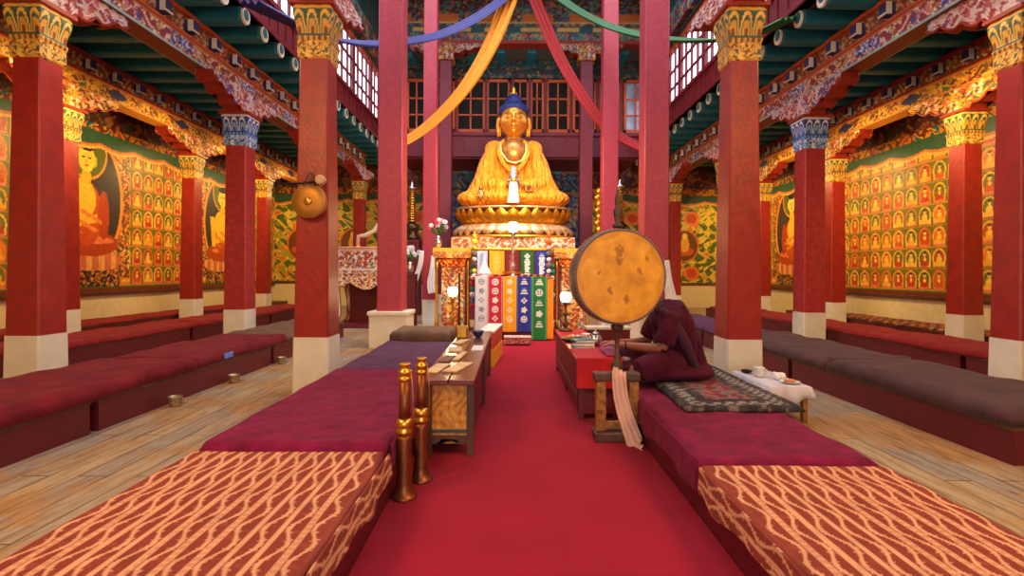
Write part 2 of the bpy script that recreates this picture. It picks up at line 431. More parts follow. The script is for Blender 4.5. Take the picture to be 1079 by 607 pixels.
# blue painted shrine wall behind the statue
def shrine(x, y, z):
    col = scroll(x, z, 9, [srgb(60, 110, 190), srgb(40, 70, 150), srgb(190, 150, 60), srgb(40, 130, 130)], srgb(22, 34, 90), .12)
    sh = np.abs(((z-3.2) % .9)-.45) > .40
    col[sh] = srgb(150, 100, 50)
    dots = ((x+50) % 1.35-.67)**2+(z-5.95)**2 < .02
    col[dots] = srgb(70, 170, 220)
    return col
A, Z = np.meshgrid(np.linspace(-3.2, 3.4, 260), np.linspace(2.0, 6.3, 170), indexing='ij')
obj('shrine_panel', paint(gridmesh('shrine_panel', np.stack([A, np.full_like(A, YB-.012), Z], -1)), shrine), m_mural, wb, label='deep blue painted shrine wall behind the great buddha')

# ceilings
bm = B(); box(bm, -XW, -5.0, -2.5, YB, 6.32, 6.42); struct('ceiling', bm, m_ceil)
bm = B(); box(bm, 5.25, XW, -2.5, YB, 6.32, 6.42); struct('ceiling', bm, m_ceil)
GY = 20.5                                          # facade of the gallery
bm = B(); box(bm, -4.5, 4.9, GY, YB, 5.95, 6.1); struct('ceiling', bm, m_maroonw)
bm = B(); box(bm, -5.4, 5.9, 14.8, 24, 11.4, 11.6); box(bm, -5.4, 5.9, -2.7, 6.5, 11.4, 11.6); struct('ceiling', bm, m_ceil)

# joists over the aisles
jp = [(-4.85+.02, -XW), (4.85+AX*2-.02, XW)]
def joist(x0, x1, y, side):
    bm = B(); xa, xb = min(x0, x1), max(x0, x1)
    box(bm, xa, xb, -.13, .13, 6.02, 6.32, .05)
    s = 'left' if side < 0 else 'right'
    o = obj('ceiling_joist', bm, m_teal)
    o.location = (0, y, 0)
    tag(o, 'teal painted ceiling joist spanning the %s aisle, one of a long row' % s, 'ceiling joist', 'teal joists over the %s aisle' % s)
    e = B(); xe = x0-(.04 if x0 > 0 else 0)
    prism(e, [(-.11+.02*math.cos(t)*0+.11*math.cos(t)+.11*1, 6.07+.125*math.sin(t)) if 0 else (.132*math.cos(t), 6.17+.152*math.sin(t)) for t in [2*PI*k/16 for k in range(16)]], xe-.0, xe+.04, 'x')
    obj('end_scroll', e, m_white, o, label='white painted scroll end')
    xo = xe-.012 if side > 0 else xe+.04
    e = B(); prism(e, [(.085*math.cos(t)-.02, 6.18+.095*math.sin(t)) for t in [2*PI*k/14 for k in range(14)]], xo, xo+.012, 'x'); obj('scroll_eye', e, m_teal, o)
    return o
jl = joist(-4.93, -XW, 3.0, -1); jr = joist(5.25, XW, 3.0, 1)
for k in range(1, 27):
    for s in (jl, jr): dup(s, (0, 3.0+k*.73, 0))

# ------------------------------------------------------------------ beams
def beam_paint(x, y, z):
    """carved main beam: rails, red ground, flowers"""
    zz = z-5.15
    col = scroll(y, z*1.2, 13, [srgb(222, 196, 176), srgb(60, 80, 160), srgb(206, 120, 110), srgb(190, 150, 80)], srgb(140, 44, 40), .1)
    m = (zz < .05); col[m] = srgb(150, 190, 190)
    m = (zz < .004) & (np.abs(x) < .19); col[m] = srgb(110, 36, 20)  # red-brown underside, darkened in the colour against strong lamp light
    m = (zz > .3); col[m] = srgb(190, 110, 60)
    m = (np.abs((y+.4) % 2.1-1.05) < .3) & (zz > .08) & (zz < .28); 
    m2 = m & (np.abs((y+.4) % 2.1-1.05)/.3+np.abs(zz-.18)/.1 < 1.2); col[m2] = scroll(y[m2], z[m2], 30, [srgb(230, 220, 220), srgb(120, 150, 210)], srgb(40, 50, 130))
    return col
def beam_gold(x, y, z):
    zz = z-5.15
    col = scroll(y, z*1.2, 15, [srgb(214, 160, 60), srgb(200, 130, 40), srgb(70, 90, 60), srgb(170, 70, 40)], srgb(110, 40, 20), .1)
    m = (zz < .05) | (zz > .3); col[m] = srgb(190, 120, 40)
    m = np.abs((y+.9) % 2.3-1.15) < .32; m &= np.abs((y+.9) % 2.3-1.15)/.32+np.abs(zz-.18)/.12 < 1.1
    col[m] = srgb(44, 42, 90)
    return col
def under_paint(x, y, z):
    col = scroll(y, z*1.3, 20, [srgb(200, 150, 90), srgb(60, 110, 100), srgb(190, 90, 60), srgb(220, 200, 160)], srgb(136, 60, 30), .05)
    m = (z < 5.56) | (z > 5.86); col[m] = srgb(160, 80, 30)
    return col
def corbel_poly(h=.50, L=1.3):
    """bow-shaped corbel with a scalloped cloud edge, in (y,z), top at 0"""
    pts = [(-L, 0), (-L-.02, -.1)]
    half = [(L*.98, -.13), (L*.9, -.19), (L*.8, -.16), (L*.72, -.25), (L*.62, -.31), (L*.52, -.26), (L*.46, -.35), (L*.36, -.41), (L*.28, -.37), (L*.22, -h+.02), (L*.17, -h)]
    l = [(-a, b) for a, b in half]; r = [(a, b) for a, b in half[::-1]]
    # soften every scallop
    out = pts+l+r+[(L+.02, -.1), (L, 0)]
    return out
def corbel_paint(c1, c2, c3, gr):
    def f(x, y, z):
        col = scroll(y, z, 17, [c1, c2, c3, srgb(216, 190, 180)], gr, .12)
        return col
    return f
def make_corbel(w, cols, parent, ztop=5.25):
    bm = B(); prism(bm, [(a, ztop+b) for a, b in corbel_poly()], -w/2, w/2, 'x')
    side = obj('corbel', bm, m_bracket, parent)
    # carved cheek panels follow the outline on both sides
    P = corbel_poly()
    ys = np.linspace(-1.3, 1.3, 105); pa = np.array(P[1:-1])
    lo = np.interp(ys, pa[:, 0], pa[:, 1])
    for s in (-1, 1):
        t = np.linspace(0, 1, 18)
        Y = np.repeat(ys[:, None], 18, 1); Zz = ztop + lo[:, None]*(1-t)[None, :]
        X = np.full_like(Y, s*(w/2+.015))
        # relief
        X += s*.012*np.sin(Y*40+3*np.sin(Zz*30))*np.sin(Zz*50)
        me = paint(gridmesh('carved_cheek', np.stack([X, Y, Zz], -1)), cols)
        c = obj('carved_cheek', me, m_paint, side)
        bv = B()
        pts = [(s*(w/2+.02), float(y), float(ztop+l)) for y, l in zip(ys[::2], lo[::2])]
        tube(bv, pts, .022, 6); obj('edge_moulding', bv, MATS['red_corbel_wood'], side, True)
    return side
def make_beam(label, X, y0, y1, fn, xtype):
    t = thing('carved_beam', label, 'beam', (X, 0, .1), 0)
    me = paint(gridbox('main_rail', -.2, .2, y0, y1, 5.15, 5.5, .025), fn); obj('main_rail', me, m_paint, t)
    me = paint(gridbox('upper_frieze', -.14, .14, y0, y1, 5.5, 5.92, .04), under_paint); obj('upper_frieze', me, m_paint, t)
    bm = B(); box(bm, -.23, .23, y0, y1, 5.48, 5.53, .01); box(bm, -.21, .21, y0, y1, 5.88, 5.95, .01); obj('moulding', bm, m_orangew if xtype else m_bracket, t)
    bm = B()
    n = int((y1-y0)/.73)
    for k in range(n):
        y = y0+.2+k*.73
        box(bm, -.29, .29, y-.09, y+.09, 5.60, 5.80, .01)
    obj('dentil_row', bm, m_dent, t)
    bm = B()
    for k in range(n):
        y = y0+.2+k*.73
        for s in (-1, 1): box(bm, s*.295-.01, s*.295+.01, y-.092, y+.092, 5.60, 5.63); box(bm, s*.25-.045, s*.25+.045, y-.1, y-.088, 5.60, 5.80)
    obj('dentil_edging', bm, m_white, t)
    return t
m_dent = mat('blue_dentil_paint', srgb(44, 52, 120), .5, var=.4, scale=3)
make_beam('carved polychrome beam over the inner columns of the left aisle', -5.9, 1.0, 20.4, beam_paint, 1)
make_beam('carved polychrome beam over the inner columns of the right aisle', 6.3, 1.0, 20.4, beam_paint, 1)
make_beam('gilded carved beam running along beside the left mural wall', -9.1, 2.0, 22.9, beam_gold, 0)
make_beam('gilded carved beam running along beside the right mural wall', 9.15, 2.0, 22.9, beam_gold, 0)

# ------------------------------------------------------------------ columns
def cap_paint(a, b, c, d):
    def f(x, y, z):
        ang = np.where(np.abs(x) > np.abs(y), y, x)
        t = (z-4.12)/.6
        col = base(x, a)
        p = np.abs(((ang/.16)+.5) % 1-.5)          # petal distance
        pet = (t > .42)
        col[pet] = c
        ap = p/.5; hh = (t-.42)/.5
        for k_, (ri, cc) in enumerate(((.92, d), (.74, c), (.58, b), (.30, a))):
            m = pet & (ap < ri) & (hh < ri*np.sqrt(np.clip(1-(ap/ri)**3, 0, 1))+.04); col[m] = cc
        col[(t > .40) & (t < .45)] = c
        m = (t > .30) & (t <= .40); col[m] = b; col[m & (np.sin(ang*90) > 0)] = a
        m = (t <= .30); col[m] = scroll(ang[m], z[m], 34, [d, c, a], b, .1)
        m = t > .93; col[m] = d
        return col
    return f
CAPG = cap_paint(srgb(120, 60, 20), srgb(206, 150, 50), srgb(60, 84, 60), srgb(230, 180, 80))
CAPB = cap_paint(srgb(40, 70, 170), srgb(110, 170, 215), srgb(30, 50, 140), srgb(225, 225, 225))
def capital(fn, w, parent):
    # square capital whose lotus petals flare above a carved collar
    lv = [(4.09, .0), (4.11, .016), (4.17, .02), (4.27, .018), (4.31, .025), (4.34, .035), (4.37, .022), (4.41, .012), (4.48, .025), (4.55, .045), (4.62, .06), (4.68, .06), (4.72, .04)]
    n = 28
    P = []
    for z, e in lv:
        h = w/2+e; ring = []
        for s in range(4):
            for k in range(n):
                q = -h+2*h*k/n; bump = .012*abs(math.cos(PI*q/.16)) if z > 4.4 else 0
                H = h+bump
                ring.append([(q, -H, z), (H, q, z), (-q, H, z), (-H, -q, z)][s])
        ring.append(ring[0]); P.append(ring)
    # denser in z
    P = np.array(P); zs = np.linspace(0, len(P)-1, 60); i0 = np.minimum(zs.astype(int), len(P)-2); fr = (zs-i0)[:, None, None]
    P = P[i0]*(1-fr)+P[i0+1]*fr
    me = gridmesh('capital', P.transpose(1, 0, 2))
    paint(me, fn)
    o = obj('capital', me, m_paint, parent)
    bm = B(); box(bm, -w/2-.1, w/2+.1, -w/2-.1, w/2+.1, 4.72, 4.78, .01); obj('abacus', bm, m_bracket, parent)
    return o
def shaft_bm(wb, wt, z0, z1, ch=.1):
    bm = B(); rings = []
    N = 10
    for i in range(N+1):
        t = i/N; w = (wb+(wt-wb)*t)/2; c = w*ch; z = z0+(z1-z0)*t
        rings.append([bm.verts.new((x, y, z)) for x, y in ((-w+c, -w), (w-c, -w), (w, -w+c), (w, w-c), (w-c, w), (-w+c, w), (-w, w-c), (-w, -w+c))])
    for a, b in zip(rings, rings[1:]):
        for k in range(8): bm.faces.new((a[k], a[(k+1) % 8], b[(k+1) % 8], b[k]))
    bm.faces.new(rings[0][::-1]); bm.faces.new(rings[-1])
    return bm
def column(label, X, Y, w=.44, wt=None, cap='gold', mt=None, plinth=.70, bracket=True):
    """X centre, Y front face"""
    wt = wt or w*.84
    t = thing('column', label, 'column', (X, Y+w/2, 0))
    wp = w+(wt-w)*(plinth/4.1)
    obj('shaft', shaft_bm(wp, wt, plinth, 4.11), mt or m_col, t)
    obj('plinth', shaft_bm(w+.012, wp+.012, 0, plinth), m_white, t, label='white painted foot of the column')
    fn = CAPG if cap == 'gold' else CAPB
    capital(fn, wt, t)
    if bracket:
        cf = corbel_paint(srgb(214, 190, 190), srgb(70, 84, 160), srgb(196, 96, 90), srgb(156, 50, 44)) if cap != 'gold3' and abs(X) < 7 else corbel_paint(GOLD, srgb(60, 80, 60), ORANGE, srgb(100, 40, 22))
        make_corbel(.3, cf, t)
    return t
column('near left wide red column with brass gong hanging on it', -2.43, 6.3, .44, .34)
column('near right wide red column just behind the small cloth-covered table', 2.82, 6.3, .44, .34)
column('nearest red column at the far left edge, beyond the outer bench', -5.93, 6.3, .44, .34)
column('nearest red column at the far right edge, beyond the brown cushioned bench', 6.36, 6.3, .44, .34)
column('slim red column with blue and white capital in the left aisle', -5.72, 10.75, .46, .42, 'blue', m_colw)
column('slim red column with blue and white capital in the right aisle', 6.25, 10.75, .46, .42, 'blue', m_colw)
column('third red column of the inner left aisle row, behind the gong column', -5.72, 14.8)
column('third red column of the inner right aisle row, behind the near right column', 6.15, 14.8)
column('far dark red column seen left of the throne, near the back mural', -5.5, 18.6, .42)
column('far dark red column seen just right of the drum near the back mural', 5.9, 18.8, .42)
column('red column against the left mural wall, nearest, peeping out behind the edge column', -9.07, 10.3)
column('red column against the right mural wall beside the rows of painted buddhas, nearest', 9.12, 10.3)
column('red column in front of the left mural right of its small painted buddhas', -9.1, 14.6)
column('red column in front of the right mural left of its small painted buddhas', 9.15, 14.6)
column('farthest slim red column along the left mural wall', -8.85, 18.4, .4)
column('farthest slim red column along the right mural wall', 9.05, 18.6, .4)

def tall(label, X, Y, w, ztop, mt, plinth=.7, cap=False, block=None):
    t = thing('tall_column', label, 'column', (X, Y+w/2, 0))
    obj('shaft', shaft_bm(w, w*.93, plinth, ztop, .08), mt, t)
    if block:
        bm = B(); box(bm, -block/2, block/2, -block/2, block/2, 0, plinth-.08, .01); box(bm, -block/2-.03, block/2+.03, -block/2-.03, block/2+.03, plinth-.08, plinth, .015)
        obj('plinth', bm, m_white, t, label='cream stone block under the column')
    else: obj('plinth', shaft_bm(w+.01, w+.01, 0, plinth), m_white, t, label='white painted foot of the column')
    if cap:
        me = paint(gridbox('capital', -w/2-.06, w/2+.06, -w/2-.06, w/2+.06, ztop, ztop+.6, .05), lambda x, y, z: scroll(x+y, z, 20, [GOLD, srgb(200, 190, 180), TEAL], srgb(150, 60, 50), .1))
        obj('capital', me, m_paint, t)
    return t
m_tall = mat('sunlit_rose_red_paint', srgb(164, 50, 66), .45, var=.16, scale=14, bump=.3, bscale=30)  # column red with the skylight's pink put into the colour
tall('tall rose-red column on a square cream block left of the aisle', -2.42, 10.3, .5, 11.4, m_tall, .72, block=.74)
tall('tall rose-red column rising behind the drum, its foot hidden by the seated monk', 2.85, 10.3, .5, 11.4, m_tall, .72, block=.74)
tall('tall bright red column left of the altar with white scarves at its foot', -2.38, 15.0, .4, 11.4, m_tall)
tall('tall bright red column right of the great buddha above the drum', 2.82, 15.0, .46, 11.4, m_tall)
m_purp = mat('shaded_plum_paint', srgb(118, 34, 58), .5, var=.12)  # darker plum, with the shade at the gallery put into the colour
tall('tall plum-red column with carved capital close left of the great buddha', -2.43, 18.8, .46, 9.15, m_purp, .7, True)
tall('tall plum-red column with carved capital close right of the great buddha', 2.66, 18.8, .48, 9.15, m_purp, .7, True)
# carved corbels and beam across the front of the gallery
def cross_paint(x, y, z):
    zz = z-9.75
    col = scroll(x, z, 12, [srgb(60, 130, 130), srgb(170, 150, 90), srgb(190, 80, 60), srgb(60, 80, 140)], srgb(90, 40, 30), .1)
    m = (zz < .12); col[m] = srgb(150, 46, 36)
    m = (zz > .35) & (zz < .62); col[m] = srgb(28, 84, 92)
    m &= (np.abs(x % 1.3-.65) < .4) & (np.abs(zz-.49) < .09); col[m] = srgb(206, 170, 90)
    m = (zz > .75) & (zz < 1.05) & (np.abs(x % 1.7-.85) < .55); col[m] = srgb(200, 110, 40)
    m = (zz > .72) & (zz < .78); col[m] = srgb(200, 180, 110)
    return col
t = thing('carved_beam', 'painted cross beam high above the great buddha at the top of the picture', 'beam', (0, 18.85, 0))
obj('main_rail', paint(gridbox('main_rail', -4.8, 5.2, -.05, .45, 9.75, 11.38, .05), cross_paint), m_paint, t)
for X in (-2.43, 2.66):
    me = bpy.data.meshes.new('corbel'); bm = B(); prism(bm, [(X+a*1.0, 9.75+b*.85) for a, b in corbel_poly()], -.02, .36, 'y'); bm.to_mesh(me); bm.free()
    c = obj('corbel', me, m_bracket, t)
    P = corbel_poly(); xs = np.linspace(-1.3, 1.3, 80); pa = np.array(P[1:-1]); lo = np.interp(xs, pa[:, 0], pa[:, 1])*.85
    tt = np.linspace(0, 1, 14)
    G = np.stack([np.repeat((xs+X)[:, None], 14, 1), np.full((80, 14), -.035), 9.75+lo[:, None]*(1-tt)[None, :]], -1)
    obj('carved_cheek', paint(gridmesh('carved_cheek', G), lambda x, y, z: scroll(x, z, 22, [srgb(200, 170, 150), srgb(60, 110, 110), srgb(190, 90, 70)], srgb(130, 34, 34), .1)), m_paint, c)

# ------------------------------------------------------------------ clerestory windows of the nave sides
def clerestory(n, X, s, y0, y1):
    """s = +1 when the nave lies towards +x"""
    z0, z1 = 7.0, 8.75
    bm = B(); fr = .05
    box(bm, X-fr, X+fr, y0, y0+.09, z0, z1); box(bm, X-fr, X+fr, y1-.09, y1, z0, z1); box(bm, X-fr, X+fr, y0, y1, z0, z0+.09)
    nn = 4
    for k in range(1, nn):
        y = y0+(y1-y0)*k/nn; box(bm, X-.035, X+.035, y-.022, y+.022, z0, z1)
    for z in (z0+.55, z0+1.1): box(bm, X-.03, X+.03, y0, y1, z-.025, z+.025)
    w = struct('window_%d' % n, bm, m_maroonw)
    bm = B(); box(bm, X-.07, X+.07, y0, y1, z1, z1+.16); obj('window_header', bm, m_orangew, w, label='bright orange header board')
    bm = B(); box(bm, X-.005-s*.01, X+.005-s*.01, y0+.02, y1-.02, z0+.02, z1); obj('pane', bm, m_pane, w)
n = 1
for X, s in ((-5.02, 1), (5.24, -1)):
    y = 4.0
    while y < 20.2:
        clerestory(n, X, s, y, y+2.0); y += 2.06; n += 1
# dado under and wall over the windows
def dado(name, X, s):
    bm = B(); box(bm, X-.1, X+.1, -2.5, 20.6, 6.3, 6.98)
    for k in range(60):
        y = -2+k*.38; box(bm, X-.13, X+.13, y-.04, y+.04, 6.35, 6.9)
    box(bm, X-.16, X+.16, -2.5, 20.6, 6.9, 7.0); box(bm, X-.15, X+.15, -2.5, 20.6, 6.3, 6.4)
    struct(name, bm, m_maroonw)
dado('trim_3', -5.02, 1); dado('trim_4', 5.24, -1)
m_upper = mat('teal_upper_wall', srgb(36, 78, 84), .6, var=.4, scale=2)
quadwall('wall_left_upper', -5.15, -4.9, -2.5, 23.2, 8.9, 11.4, m_upper); quadwall('wall_right_upper', 5.1, 5.35, -2.5, 23.2, 8.9, 11.4, m_upper)
def frieze(x, y, z):
    return scroll(y, z, 12, [srgb(60, 130, 130), GOLD, srgb(180, 70, 60), srgb(60, 80, 150)], srgb(90, 34, 34), .1)
for i, (x0, x1) in enumerate(((-4.9, -4.75), (4.95, 5.1))):
    o = obj('trim_%d' % (5+i), paint(gridbox('frieze', x0, x1, 4, 18.8, 9.0, 9.7, .06), frieze), m_paint); o['kind'] = 'structure'

# ------------------------------------------------------------------ gallery facade with casement windows
def gfrieze(x, y, z):
    col = scroll(x, z, 11, [srgb(36, 110, 116), srgb(170, 120, 60), srgb(70, 90, 130), srgb(150, 60, 50)], srgb(40, 44, 50), .05)
    m = np.abs(z-9.6) < .06; col[m] = srgb(34, 84, 96)
    m = (np.abs(z-9.32) < .12) & (np.abs(x % 1.0-.5) < .3); col[m] = srgb(46, 60, 66)
    return col
o = obj('trim_7', paint(gridbox('frieze', -4.6, 5.0, GY-.12, GY+.1, 9.1, 9.78, .05), gfrieze), m_paint); o['kind'] = 'structure'
bm = B(); box(bm, -4.6, 5.0, GY, GY+.2, 6.0, 7.0); box(bm, -4.6, 5.0, GY-.1, GY, 6.85, 6.98); box(bm, -4.6, 5.0, GY-.08, GY, 6.02, 6.2)
for k in range(12):
    x = -4.4+k*.82; box(bm, x-.05, x+.05, GY-.05, GY, 6.2, 6.85)
gal = struct('wall_gallery', bm, m_purp)
struct('wall_gallery_back', box(B(), -4.6, 5.0, 22.4, 22.6, 6.1, 9.8), mat('gallery_gloom', srgb(70, 44, 34), .8))  # dark brown holds the gallery's gloom in the wall colour
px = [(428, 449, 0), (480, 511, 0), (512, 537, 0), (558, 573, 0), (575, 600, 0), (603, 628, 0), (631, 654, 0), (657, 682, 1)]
n = 20
def gwin(n, x0, x1, bright):
    z0, z1 = 7.0, 9.08
    bm = B()
    for a, b in ((x0, x0+.1), (x1-.1, x1)): box(bm, a, b, GY-.02, GY+.14, z0, z1, .008)
    box(bm, x0, x1, GY-.02, GY+.14, z0, z0+.12, .008); box(bm, x0, x1, GY-.02, GY+.14, z1-.12, z1, .008)
    xm = (x0+x1)/2; box(bm, xm-.03, xm+.03, GY, GY+.1, z0, z1)
    for z in (z0+.68, z0+1.32): box(bm, x0, x1, GY, GY+.1, z-.03, z+.03)
    w = struct('window_%d' % n, bm, m_orangew)
    bm = B(); box(bm, x0+.08, x1-.08, GY+.05, GY+.06, z0+.1, z1-.1); obj('pane', bm, m_glass2 if bright else m_dpane, w)
m_glass2 = mat('painted_sky_glass', srgb(150, 175, 205), .05, .0, var=.5, scale=1.5, spec=1)  # pale blue base colour stands in for reflected sky
for a, b, br in px:
    gwin(n, (a-540)/F*GY, (b-540)/F*GY, br); n += 1
for a, b in ((449, 480), (537, 558)): 
    gwin(n, (a-539)/F*GY, (b-541)/F*GY, 0); n += 1
bm = B(); 
for a in (-3.35, -2.2, -1.05, 0.0, .66, 1.29, 2.28, 3.33, 4.25): box(bm, a-.05, a+.05, GY-.06, GY+.16, 7.0, 9.1)
struct('trim_8', bm, m_maroonw)
# sloping soffit joists above the gallery windows
bm = B(); box(bm, -4.8, 5.2, 18.9, GY+.2, 9.82, 9.9); struct('trim_9', bm, mat('grey_soffit', srgb(96, 106, 112), .7))
js = None
for k in range(8):
    x = -3.9+k*1.15
    if js is None:
        bm = B(); box(bm, -.16, .16, 0, GY-19.3, 9.6, 9.82, .05); js = obj('ceiling_joist', bm, mat('bright_teal_joist', srgb(16, 122, 150), .5))
        tag(js, 'short bright teal joist under the gallery roof above the casement windows', 'ceiling joist', 'short joists above the gallery windows')
        js.location = (x, 19.3, 0)
    else: dup(js, (x, 19.3, 0))

# ------------------------------------------------------------------ carpets, benches, mats
tag(obj('aisle_carpet', box(B(), -.795, 1.155, -2.4, 12.6, 0, .012), m_carpet), 'long plain red carpet down the middle aisle to the altar', 'carpet')

def bench(label, x0, x1, y0, y1, h, gap=None):
    t = thing('bench', label, 'bench', ((x0+x1)/2, (y0+y1)/2, 0))
    a, b = (x1-x0)/2, (y1-y0)/2
    bm = B(); box(bm, -a, a, -b, b, 0, h-.03); obj('box_base', bm, m_dred, t)
    bm = B(); box(bm, -a-.012, a+.012, -b-.012, b+.012, h-.03, h, .006); obj('top_board', bm, m_woodd, t)
    return t
def cushion(name, label, cat, x0, x1, y0, y1, z0, z1, m, bulge=.012, sag=None, fn=None, group=None, res=.04, seed=0, drape=None):
    """soft rectangular pad: rounded border, wavy top; drape=(side, depth) lets one edge hang down"""
    w, d, h = x1-x0, y1-y0, z1-z0
    nx, ny = max(8, int(w/res)), max(8, int(d/res))
    X, Y = np.meshgrid(np.linspace(0, 1, nx+1), np.linspace(0, 1, ny+1), indexing='ij')
    ex = np.minimum(X, 1-X)*w; ey = np.minimum(Y, 1-Y)*d; e = np.minimum(ex, ey)
    r = min(h*.6, .06)
    rr = np.clip(e/r, 0, 1); round_ = 1-np.sqrt(np.clip(1-(1-rr)**2, 0, 1))
    wx, wy = x0+X*w, y0+Y*d
    nz = np.sin(wx*5.1+seed)*np.cos(wy*3.7+seed*2)+.6*np.sin(wx*11+wy*7+seed)+.4*np.cos(wy*13-wx*6)
    T = z1-round_*r+bulge*nz*rr*.6
    px_ = x0+X*w; py_ = y0+Y*d
    sk = .012*np.sin(wy*3.1+seed)+.006*np.sin(wy*9+seed)
    px_ = px_+np.where(X > .5, 1, -1)*sk*(1-rr)
    top = np.stack([px_, py_, T], -1)
    bot = np.stack([px_, py_, np.full_like(T, z0)], -1)
    me = bpy.data.meshes.new(name)
    nX, nY = nx+1, ny+1; idx = np.arange(nX*nY).reshape(nX, nY); off = nX*nY
    fs = np.stack([idx[:-1, :-1], idx[1:, :-1], idx[1:, 1:], idx[:-1, 1:]], -1).reshape(-1, 4).tolist()
    fs += [[a+off for a in f[::-1]] for f in fs]
    border = list(idx[:, 0])+list(idx[-1, 1:])+list(idx[-2::-1, -1])+list(idx[0, -2:0:-1])
    for a, b in zip(border, border[1:]+border[:1]): fs.append([int(b), int(a), int(a)+off, int(b)+off])
    cz = np.concatenate([top.reshape(-1, 3), bot.reshape(-1, 3)])
    c0 = np.array([(x0+x1)/2, (y0+y1)/2, 0]); 
    me.from_pydata((cz-c0).tolist(), [], [[int(i) for i in f] for f in fs]); me.update()
    if fn is not None: paint(me, lambda x, y, z: fn(x+c0[0], y+c0[1], z))
    o = obj(name, me, m, None, True); o.location = tuple(c0)
    tag(o, label, cat, group)
    if drape:
        side, dep = drape
        ys = np.linspace(y0+.02, y1-.02, max(10, int(d/(.06 if fn is None else .01)))); zs = np.linspace(z1-.01, z1-dep, 8 if fn is None else 18)
        Yg, Zg = np.meshgrid(ys, zs, indexing='ij')
        dpt = .02*np.sin(Yg*6+seed)+.0
        Zg = Zg+(z1-Zg)/dep*dpt
        K = (x0 if side < 0 else x1)+side*(.014+.012*((z1-Zg)/dep)*(1+np.sin(Yg*14+seed)))
        p = obj('hanging_edge', gridmesh('hanging_edge', np.stack([K-c0[0], Yg-c0[1], Zg], -1)), m, o, True)
        if fn is not None: paint(p.data, lambda x, y, z: fn(x+c0[0]+ (z1-z)*side, y+c0[1], z))
        sm = p.modifiers.new('thickness', 'SOLIDIFY'); sm.thickness = .01
    return o
def rugfn(xr, x_in):
    def f(x, y, z):
        p = .112
        u = (x-x_in)/p; k = np.floor(u); a = u-k-.5
        col = base(x, srgb(140, 50, 26))
        shade = np.sin(x*31+y*23)*np.sin(y*57); col[shade > .6] = srgb(152, 60, 32)
        L = srgb(226, 160, 116)
        vine = np.abs(a-.21*np.sin(y*2*PI/.30)) < .07+.03*np.abs(np.sin(y*2*PI/.30)); col[vine] = L
        t = y*2*PI/.30
        leaf = (np.abs((y/.075) % 1-.5) < .12) & (np.abs(a-.20*np.sin(t)-.11*np.sign(np.cos(y*2*PI/.15))) < .07); col[leaf] = srgb(214, 146, 104)
        st = (np.abs(a) > .365); col[st] = L
        dash = (np.abs(np.abs(a)-.44) < .016) & (np.sin(y*150) > -.2); col[dash] = srgb(196, 122, 84)
        edge = np.minimum(np.abs(x-xr[0]), np.abs(x-xr[1])) < .02; col[edge] = srgb(150, 60, 40)
        return col
    return f
H1 = .31
bench('long maroon bench left of the aisle, under the patterned rug', -2.0, -.8, -.6, 8.9, H1)
bench('long maroon bench right of the aisle, under the patterned rug and wine mat', 1.16, 2.22, -.6, 8.9, H1)
cushion('patterned_rug', 'brick and cream vine-striped rug on the nearest left bench', 'rug', -2.02, -.79, -.6, 3.32, H1, H1+.05, m_rug, .004, fn=rugfn((-2.02, -.79), -.79), res=.0065, drape=(1, .16))
cushion('patterned_rug', 'brick and cream vine-striped rug on the nearest right bench', 'rug', 1.13, 2.24, -.6, 3.12, H1, H1+.05, m_rug, .004, fn=rugfn((1.13, 2.24), 1.13), res=.0065, drape=(-1, .16))
cushion('bench_mat', 'wine-coloured mat on the left bench behind the striped rug', 'mat', -2.0, -.78, 3.30, 5.9, H1, H1+.10, m_magenta, seed=1, drape=(1, .17))
cushion('bench_mat', 'faded grey-plum mat on the left bench before the brown cushion', 'mat', -2.0, -.8, 5.92, 8.3, H1, H1+.09, m_greymat, seed=2)
cushion('seat_cushion', 'thick brown cushion at the far end of the left bench', 'cushion', -1.95, -.98, 8.32, 9.3, H1+.0, H1+.24, m_brown, seed=3)
cushion('bench_mat', 'wine-coloured mat on the right bench in front of the monk', 'mat', 1.14, 2.22, 3.13, 6.9, H1, H1+.07, m_magenta, seed=4, drape=(-1, .2))
def monkrug(x, y, z):
    col = scroll(x, y, 24, [srgb(70, 62, 60), srgb(120, 100, 90), srgb(60, 40, 44)], srgb(44, 34, 38), .05)
    e = np.minimum(np.minimum(x-1.42, 2.32-x), np.minimum(y-4.2, 6.3-y))
    m = (e < .16) & (e > .05) & (np.sin(x*60)*np.sin(y*60) > 0); col[m] = srgb(150, 140, 130)
    c = (e > .25); col[c] = scroll(x[c], y[c], 20, [srgb(160, 90, 80), srgb(90, 100, 100)], srgb(120, 30, 44), 0)
    return col
cushion('small_carpet', 'dark figured small carpet the monk sits on', 'rug', 1.42, 2.36, 4.2, 6.3, H1+.075, H1+.12, m_rug, .006, fn=monkrug, res=.02)

# outer benches
def unit_row(label, x0, x1, cuts, h):
    for i, (a, b) in enumerate(zip(cuts, cuts[1:])):
        bench(label % ['nearest', 'second nearest', 'third', 'farthest', 'last'][i], x0, x1, a+.05, b-.05, h)
unit_row('maroon box bench in the left aisle row nearer the nave, %s of its row', -4.95, -3.85, [1.5, 4.82, 8.4, 12.0], .3)
unit_row('maroon box bench in the right aisle row nearer the nave, %s of its row', 3.95, 5.05, [4.05, 7.4, 10.8, 14.4], .3)
unit_row('dark red box bench beyond the left aisle columns, %s of its row', -7.85, -6.75, [7.2, 11.0, 14.6, 18.2], .3)
unit_row('dark red box bench beyond the right aisle columns, %s of its row', 6.75, 7.85, [5.0, 7.8, 11.2, 14.8, 18.2], .3)
bench('low bench along the foot of the left mural wall', -10.4, -9.45, 7.0, 22.0, .25)
bench('low bench along the foot of the right mural wall', 9.45, 10.4, 7.0, 18.0, .25)
